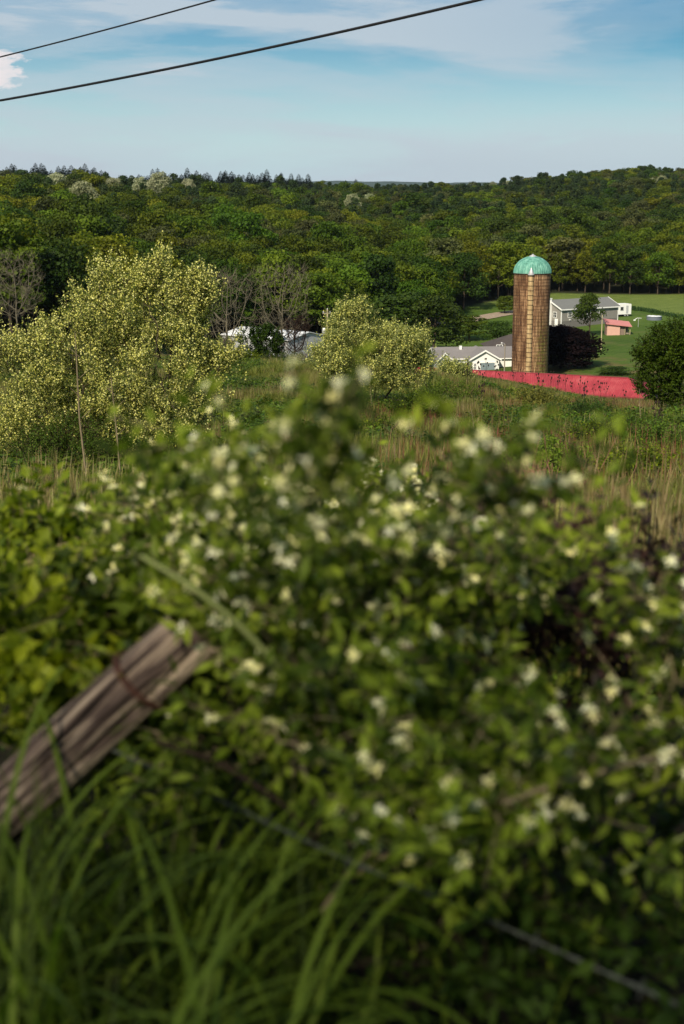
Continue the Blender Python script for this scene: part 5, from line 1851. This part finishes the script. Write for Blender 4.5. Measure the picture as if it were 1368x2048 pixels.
for q_, (E_, r0_, n_, lb_) in enumerate([
        ([(700, 800, 2.05, 28, 16, .04, .8), (640, 815, 2.05, 34, 22, .05, 1.0), (665, 870, 2.1, 30, 30, .05, .8), (590, 880, 2.2, 30, 16, .04, .4)], (650, 1120, 2.7), 42, 'most blurred honeysuckle spray with yellowing flowers, highest in the centre'),
        ([(1010, 905, 2.3, 34, 24, .05, 1.0), (1050, 925, 2.3, 26, 16, .04, .5), (1000, 960, 2.4, 30, 26, .05, .6)], (960, 1150, 2.8), 30, 'blurred honeysuckle spray sticking up right of the centre'),
        ([(890, 905, 2.3, 16, 14, .03, 1.0), (890, 950, 2.4, 12, 16, .03, .6)], (900, 1120, 2.8), 11, 'small blurred honeysuckle tip between the two taller sprays'),
        ([(440, 890, 2.6, 40, 20, .05, 1.0), (400, 930, 2.7, 30, 24, .05, .7), (520, 900, 2.6, 30, 18, .05, .7)], (450, 1150, 3.0), 40, 'blurred honeysuckle spray at the top left of the thicket'),
        ([(345, 865, 2.4, 14, 14, .03, 1.0), (300, 915, 2.5, 20, 18, .03, .6)], (340, 1150, 2.9), 12, 'thin leafy honeysuckle tip left of the white sprays'),
        ([(1165, 900, 2.5, 10, 30, .03, 1.0)], (1180, 1250, 2.9), 8, 'thin leafy tip standing over the dark thicket')]):
    honeysuckle(E_, [at(*r0_)], 230 + q_, n_, lb_, .30 if q_ < 4 else .0, dy=102 if q_ == 0 else 66, tl=.07, fs=.0145, natt=26, k=4, leaf=.042, step=.03, group='honeysuckle sprays standing up')

# reddish dry stalks
rng = np.random.default_rng(301)
r_ = empty('dry_stalks', tuple(gp(1130, 14)))
n = 46
S = np.stack([rng.normal(0, .35, n), rng.normal(0, .3, n), np.full(n, -.1)], -1)
TP = twig_paths(S, np.array([0, 0, 1.0]) + rng.normal(0, .28, (n, 3)), rng.uniform(.6, 1.25, n), 6, rng, .02, .10)
mb = MB(); twig_tubes(mb, TP, .008, .003, 4)
k = np.repeat(np.arange(n), 4)
S2 = TP[k, rng.integers(2, 6, len(k))]
T2 = twig_paths(S2, np.array([0, 0, .8]) + rng.normal(0, .6, (len(k), 3)), .22, 4, rng, .02)
twig_tubes(mb, T2, .004, .002)
M['stalk_red'] = bark_mat('stalk_red', (0.14, 0.06, 0.04), (0.30, 0.17, 0.11), 9)
mb.build('stems', M['stalk_red'], r_)
tag(r_, 'clump of reddish dry branching stalks in the right of the meadow', 'stalks')

# pale stalks standing
for i, (px, Yd, h) in enumerate([(955, 34, 1.3), (968, 33, 1.1), (168, 20, 2.4), (235, 22, 1.8), (1290, 48, 1.4), (745, 56, 1.5)]):
    p = gp(px, Yd)
    mb = MB().ring_tube([(0, 0, -.1), (-.02 - .04 * i % .09, 0, h * .5), (-.12, 0.05, h)], [.018, .014, .006], 5)
    for q in range(4):
        z_ = h * (.5 + .12 * q); mb.ring_tube([(-.06, 0, z_), (-.06 + .15 * (-1) ** q, 0, z_ + .14)], [.006, .003], 4)
    o = mb.build('dead_reed', M['bark_tan'], None, True); o.location = tuple(p)
    tag(o, ['pale leaning dry stem in the straw right of centre', 'second pale dry stem beside the leaning one', 'tall straight pale stem in front of the yellow flowering tree',
            'thin pale stem under the right half of the yellow flowering tree', 'thin pale stem in the green below the right hand tree', 'pale stem at the foot of the silvery bush'][i], 'dry stem', 'dry stems in the meadow')

# long arching canes
def cane(p, r, label, mat='bark_tan'):
    P = np.array([at(*q) for q in p])
    t = np.linspace(0, len(P) - 1, 14)
    Q = np.stack([np.interp(t, np.arange(len(P)), P[:, i]) for i in range(3)], -1)
    Q = (Q + np.vstack([Q[:1], Q[:-1]]) + np.vstack([Q[1:], Q[-1:]])) / 3
    c0 = Q[0].copy()
    o = MB().ring_tube(Q - c0, np.linspace(r, r * .6, 14), 7).build('cane', M[mat], None, True)
    o.location = tuple(c0)
    tag(o, label, 'cane', 'canes among the bushes')


cane([(620, 1420, 2.6), (560, 1335, 2.6), (470, 1240, 2.6), (380, 1170, 2.6), (270, 1105, 2.65)], .0075, 'pale green cane running up left from above the post', 'greenstem')
cane([(1000, 1610, 2.3), (1090, 1575, 2.3), (1200, 1545, 2.3), (1320, 1510, 2.35)], .006, 'tan cane rising to the right above the fence wire')
cane([(300, 1480, 2.7), (430, 1520, 2.7), (560, 1600, 2.65), (640, 1690, 2.6)], .006, 'brown cane falling to the right from the post', 'bark_dark')
cane([(590, 1560, 2.7), (595, 1400, 2.8), (585, 1250, 2.85)], .007, 'upright brown stem in the middle bush')
cane([(1240, 1750, 2.4), (1330, 1690, 2.4), (1400, 1660, 2.4)], .0045, 'thin green cane at the lower right edge', 'greenstem')
cane([(640, 1830, 2.5), (700, 1740, 2.55), (760, 1690, 2.6)], .006, 'short brown stem below the fence wire')
cane([(700, 1760, 2.7), (880, 1640, 2.8), (1000, 1450, 2.9)], .005, 'slanting brown stem behind the lowest sprays')

# leafy screen added out of view behind the camera to shade the verge
rng = np.random.default_rng(55)
hx, hy = math.sin(SUN_AZ) * 5.0, math.cos(SUN_AZ) * 5.0
hd = empty('shade_screen', (hx, hy, gz(hx, hy)), -SUN_AZ - PI)
tag(hd, 'added leafy screen out of view behind the camera, shading the verge', 'shade_screen')
n = 6500
q_ = rng.uniform(-6, 6, n)
topz = 6.25 + .9 * (fbm(q_ * .9 + 3, q_ * 0, 88, 3) - .5)
P = np.stack([q_, rng.normal(0, .45, n), topz * rng.random(n) ** .7], -1)
mb = MB()
add_leaves(mb, P, rng.normal(size=(n, 3)), rng.normal(size=(n, 3)), .22, .15, np.clip(rng.normal(.5, .2, n), 0, 1))
mb.build('foliage', M['decid'], hd)
mb = MB()
for q in np.linspace(-5.5, 5.5, 12):
    mb.ring_tube([(q, 0, -.2), (q + .1, .05, 2), (q - .1, 0, 4.6)], [.07, .05, .02], 6)
mb.build('stems', M['bark'], hd)

# ------------------------------------------------------------------ leaning fence post and wire
top = at(402, 1262, 2.95); bot = at(-190, 1800, 3.0)
ax = Vector(top - bot); PLn = ax.length
post = empty('fence_post', tuple(bot))
post.rotation_euler = ax.to_track_quat('Z', 'Y').to_euler()
tag(post, 'weathered split wooden fence post leaning to the right in the grass', 'fence post')
rng = np.random.default_rng(9)
mb = MB()
sides = 72; rows = 46
th = np.arange(sides) * 2 * PI / sides
ix = np.arange(sides) * 1.0


def wrapn(fx, tz, seed):
    w = np.clip((ix - sides * .75) / (sides * .25), 0, 1)
    return vnoise(ix * fx, np.full(sides, tz), seed) * (1 - w) + vnoise((ix - sides) * fx + 0.0, np.full(sides, tz), seed) * w


V = []
for i in range(rows + 1):
    t = i / rows
    zz = PLn * t
    r0 = .078 + .005 * math.sin(5 * t) - .008 * (1 - t)
    big = wrapn(.16, t * 1.6, 3)
    fine = wrapn(.42, t * 3.2, 5)
    crack = np.clip(1 - np.abs(wrapn(.23, t * 1.3, 9) - .5) * 16, 0, 1)
    rr = r0 * (1 + .08 * np.cos(2 * th + .6)) + .016 * (big - .5) + .007 * (fine - .5) - .020 * crack
    jag = 0.0
    if i == rows: jag = .05 * (wrapn(.12, 1.0, 12) - .5) + .03 * np.cos(th + 2.2)
    V.append(np.stack([rr * np.cos(th), rr * np.sin(th), np.full(sides, zz) + jag], -1))
V = np.array(V)
ii = np.arange((rows + 1) * sides).reshape(rows + 1, sides); jj = np.roll(ii, -1, 1)
mb.add(V, np.stack([ii[:-1], jj[:-1], jj[1:], ii[1:]], -1).reshape(-1, 4))
tp = V[-1]
inner = tp * np.array([.5, .5, 1]) - np.array([0, 0, .012])
cc = tp.mean(0) - np.array([0, 0, .02])
mb.add(np.vstack([tp, inner]), [(j, (j + 1) % sides, sides + (j + 1) % sides, sides + j) for j in range(sides)])
mb.add(np.vstack([inner, cc[None]]), [(j, (j + 1) % sides, sides) for j in range(sides)])
mb.build('wood', M['post'], post)
mb = MB()
for zc, tilt in ((PLn - .165, .25), (PLn - .172, .33)):
    t = np.linspace(0, 2 * PI, 40)
    mb.ring_tube(np.stack([(.082) * 1.02 * np.cos(t), .082 * 1.02 * np.sin(t), zc + .03 * tilt * np.cos(t + 1)], -1), .0028, 6, cap=False)
mb.build('wire_wrap', M['rust'], post, True)

wp = [at(205, 1490, 2.93), at(420, 1590, 2.75), at(684, 1715, 2.5), at(1000, 1850, 2.3), at(1368, 2015, 2.1), at(1900, 2240, 1.85)]
wp = np.array(wp)
t = np.linspace(0, len(wp) - 1, 260)
Q = np.stack([np.interp(t, np.arange(len(wp)), wp[:, i]) for i in range(3)], -1)
for _ in range(14):
    Q[1:-1] = (Q[:-2] + Q[2:]) / 2 * .5 + Q[1:-1] * .5
root = empty('fence_wire', tuple(Q[0]))
mb = MB()
ph = np.arange(260) * 2 * PI / 11
T = unit(np.gradient(Q, axis=0)); U = unit(np.cross(T, np.array([0, 0, 1.0]))); Vn = np.cross(T, U)
for s in (0, PI):
    off = (np.cos(ph + s)[:, None] * U + np.sin(ph + s)[:, None] * Vn) * .0020
    mb.ring_tube(Q - Q[0] + off, .0018, 5)
mb.build('strands', M['wire'], root, True)
for i in range(16, 250, 30):
    b_ = MB()
    c0 = Q[i] - Q[0]
    tt = np.linspace(0, 4 * PI, 16)
    b_.ring_tube(c0 + (np.cos(tt)[:, None] * U[i] + np.sin(tt)[:, None] * Vn[i]) * .0058 + T[i] * (np.linspace(-.006, .006, 16))[:, None], .0014, 4)
    b_.ring_tube([c0 + Vn[i] * .018 + U[i] * .006, c0 - Vn[i] * .018 - U[i] * .004], [.0012, .0012], 4)
    b_.build('barb', M['wire'], root)
tag(root, 'twisted barbed wire running from the leaning post down to the right', 'wire')

# ------------------------------------------------------------------ foreground grass
rng = np.random.default_rng(401)
mb = MB()
n = 2100
Yg = rng.uniform(1.25, 3.3, n)
xg = rng.uniform(-1.0, 1.0, n)
lim = -0.02 - 0.0 * Yg
keep = (xg < -0.06 + rng.normal(0, .09, n)) | (rng.random(n) < .06)
keep &= (xg > -.42 * Yg - .35)
Yg, xg = Yg[keep], xg[keep]
n = len(Yg)
clx = np.round(xg / .11) * .11 + rng.normal(0, .035, n)
cly = np.round(Yg / .13) * .13 + rng.normal(0, .035, n)
base = np.stack([clx, cly, ground(clx, cly) - .02], -1)
blades(mb, base, rng.random(n) * 2 * PI, rng.uniform(.35, .8, n), rng.uniform(.006, .014, n), np.abs(rng.normal(1.2, .5, n)) + .12, 9, np.clip(rng.normal(.5, .22, n), 0, 1), rng)
o = mb.build('tall_grass', M['grass_near'])
o['kind'] = 'stuff'
# broad arching blades among the grass
mb = MB()
n = 85
Yg = rng.uniform(1.55, 2.75, n); xg = rng.uniform(-.30, -.06, n) * Yg * .95
base = np.stack([xg, Yg, ground(xg, Yg) + .1], -1)
blades(mb, base, rng.normal(.2, 1.1, n), rng.uniform(.55, .85, n), rng.uniform(.012, .019, n), rng.uniform(.9, 1.9, n), 12, np.clip(rng.normal(.75, .15, n), 0, 1), rng, 1.15)
o = mb.build('broad_grass', M['grass_near'])
o['kind'] = 'stuff'
# litter and low growth under the bushes
mb = MB()
n = 2600
Yg = rng.uniform(1.5, 7.5, n); xg = rng.uniform(-.42, .42, n) * Yg
base = np.stack([xg, Yg, ground(xg, Yg) + rng.random(n) ** 2 * .22], -1)
add_leaves(mb, base, rng.normal(size=(n, 3)) * np.array([1, 1, .4]), np.array([0, 0, 1.0]) + rng.normal(0, .4, (n, 3)), .05 * rng.uniform(.5, 1.2, n), .028, np.clip(rng.normal(.35, .2, n), 0, 1), True)
o = mb.build('undergrowth', M['darkgreen'])
o['kind'] = 'stuff'

# ------------------------------------------------------------------ air between here and the far ridge
mb = MB().box((-3600, -405, -75), (3600, 7600, 160))
m, g = new_mat('air')
v = g.new('ShaderNodeVolumePrincipled')
v.inputs['Color'].default_value = (0.75, 0.86, 1.0, 1)
v.inputs['Density'].default_value = 0.00003
v.inputs['Anisotropy'].default_value = 0.3
o_ = g.new('ShaderNodeOutputMaterial')
g.t.links.new(v.outputs[0], o_.inputs['Volume'])
o = mb.build('haze', m)
o['kind'] = 'stuff'
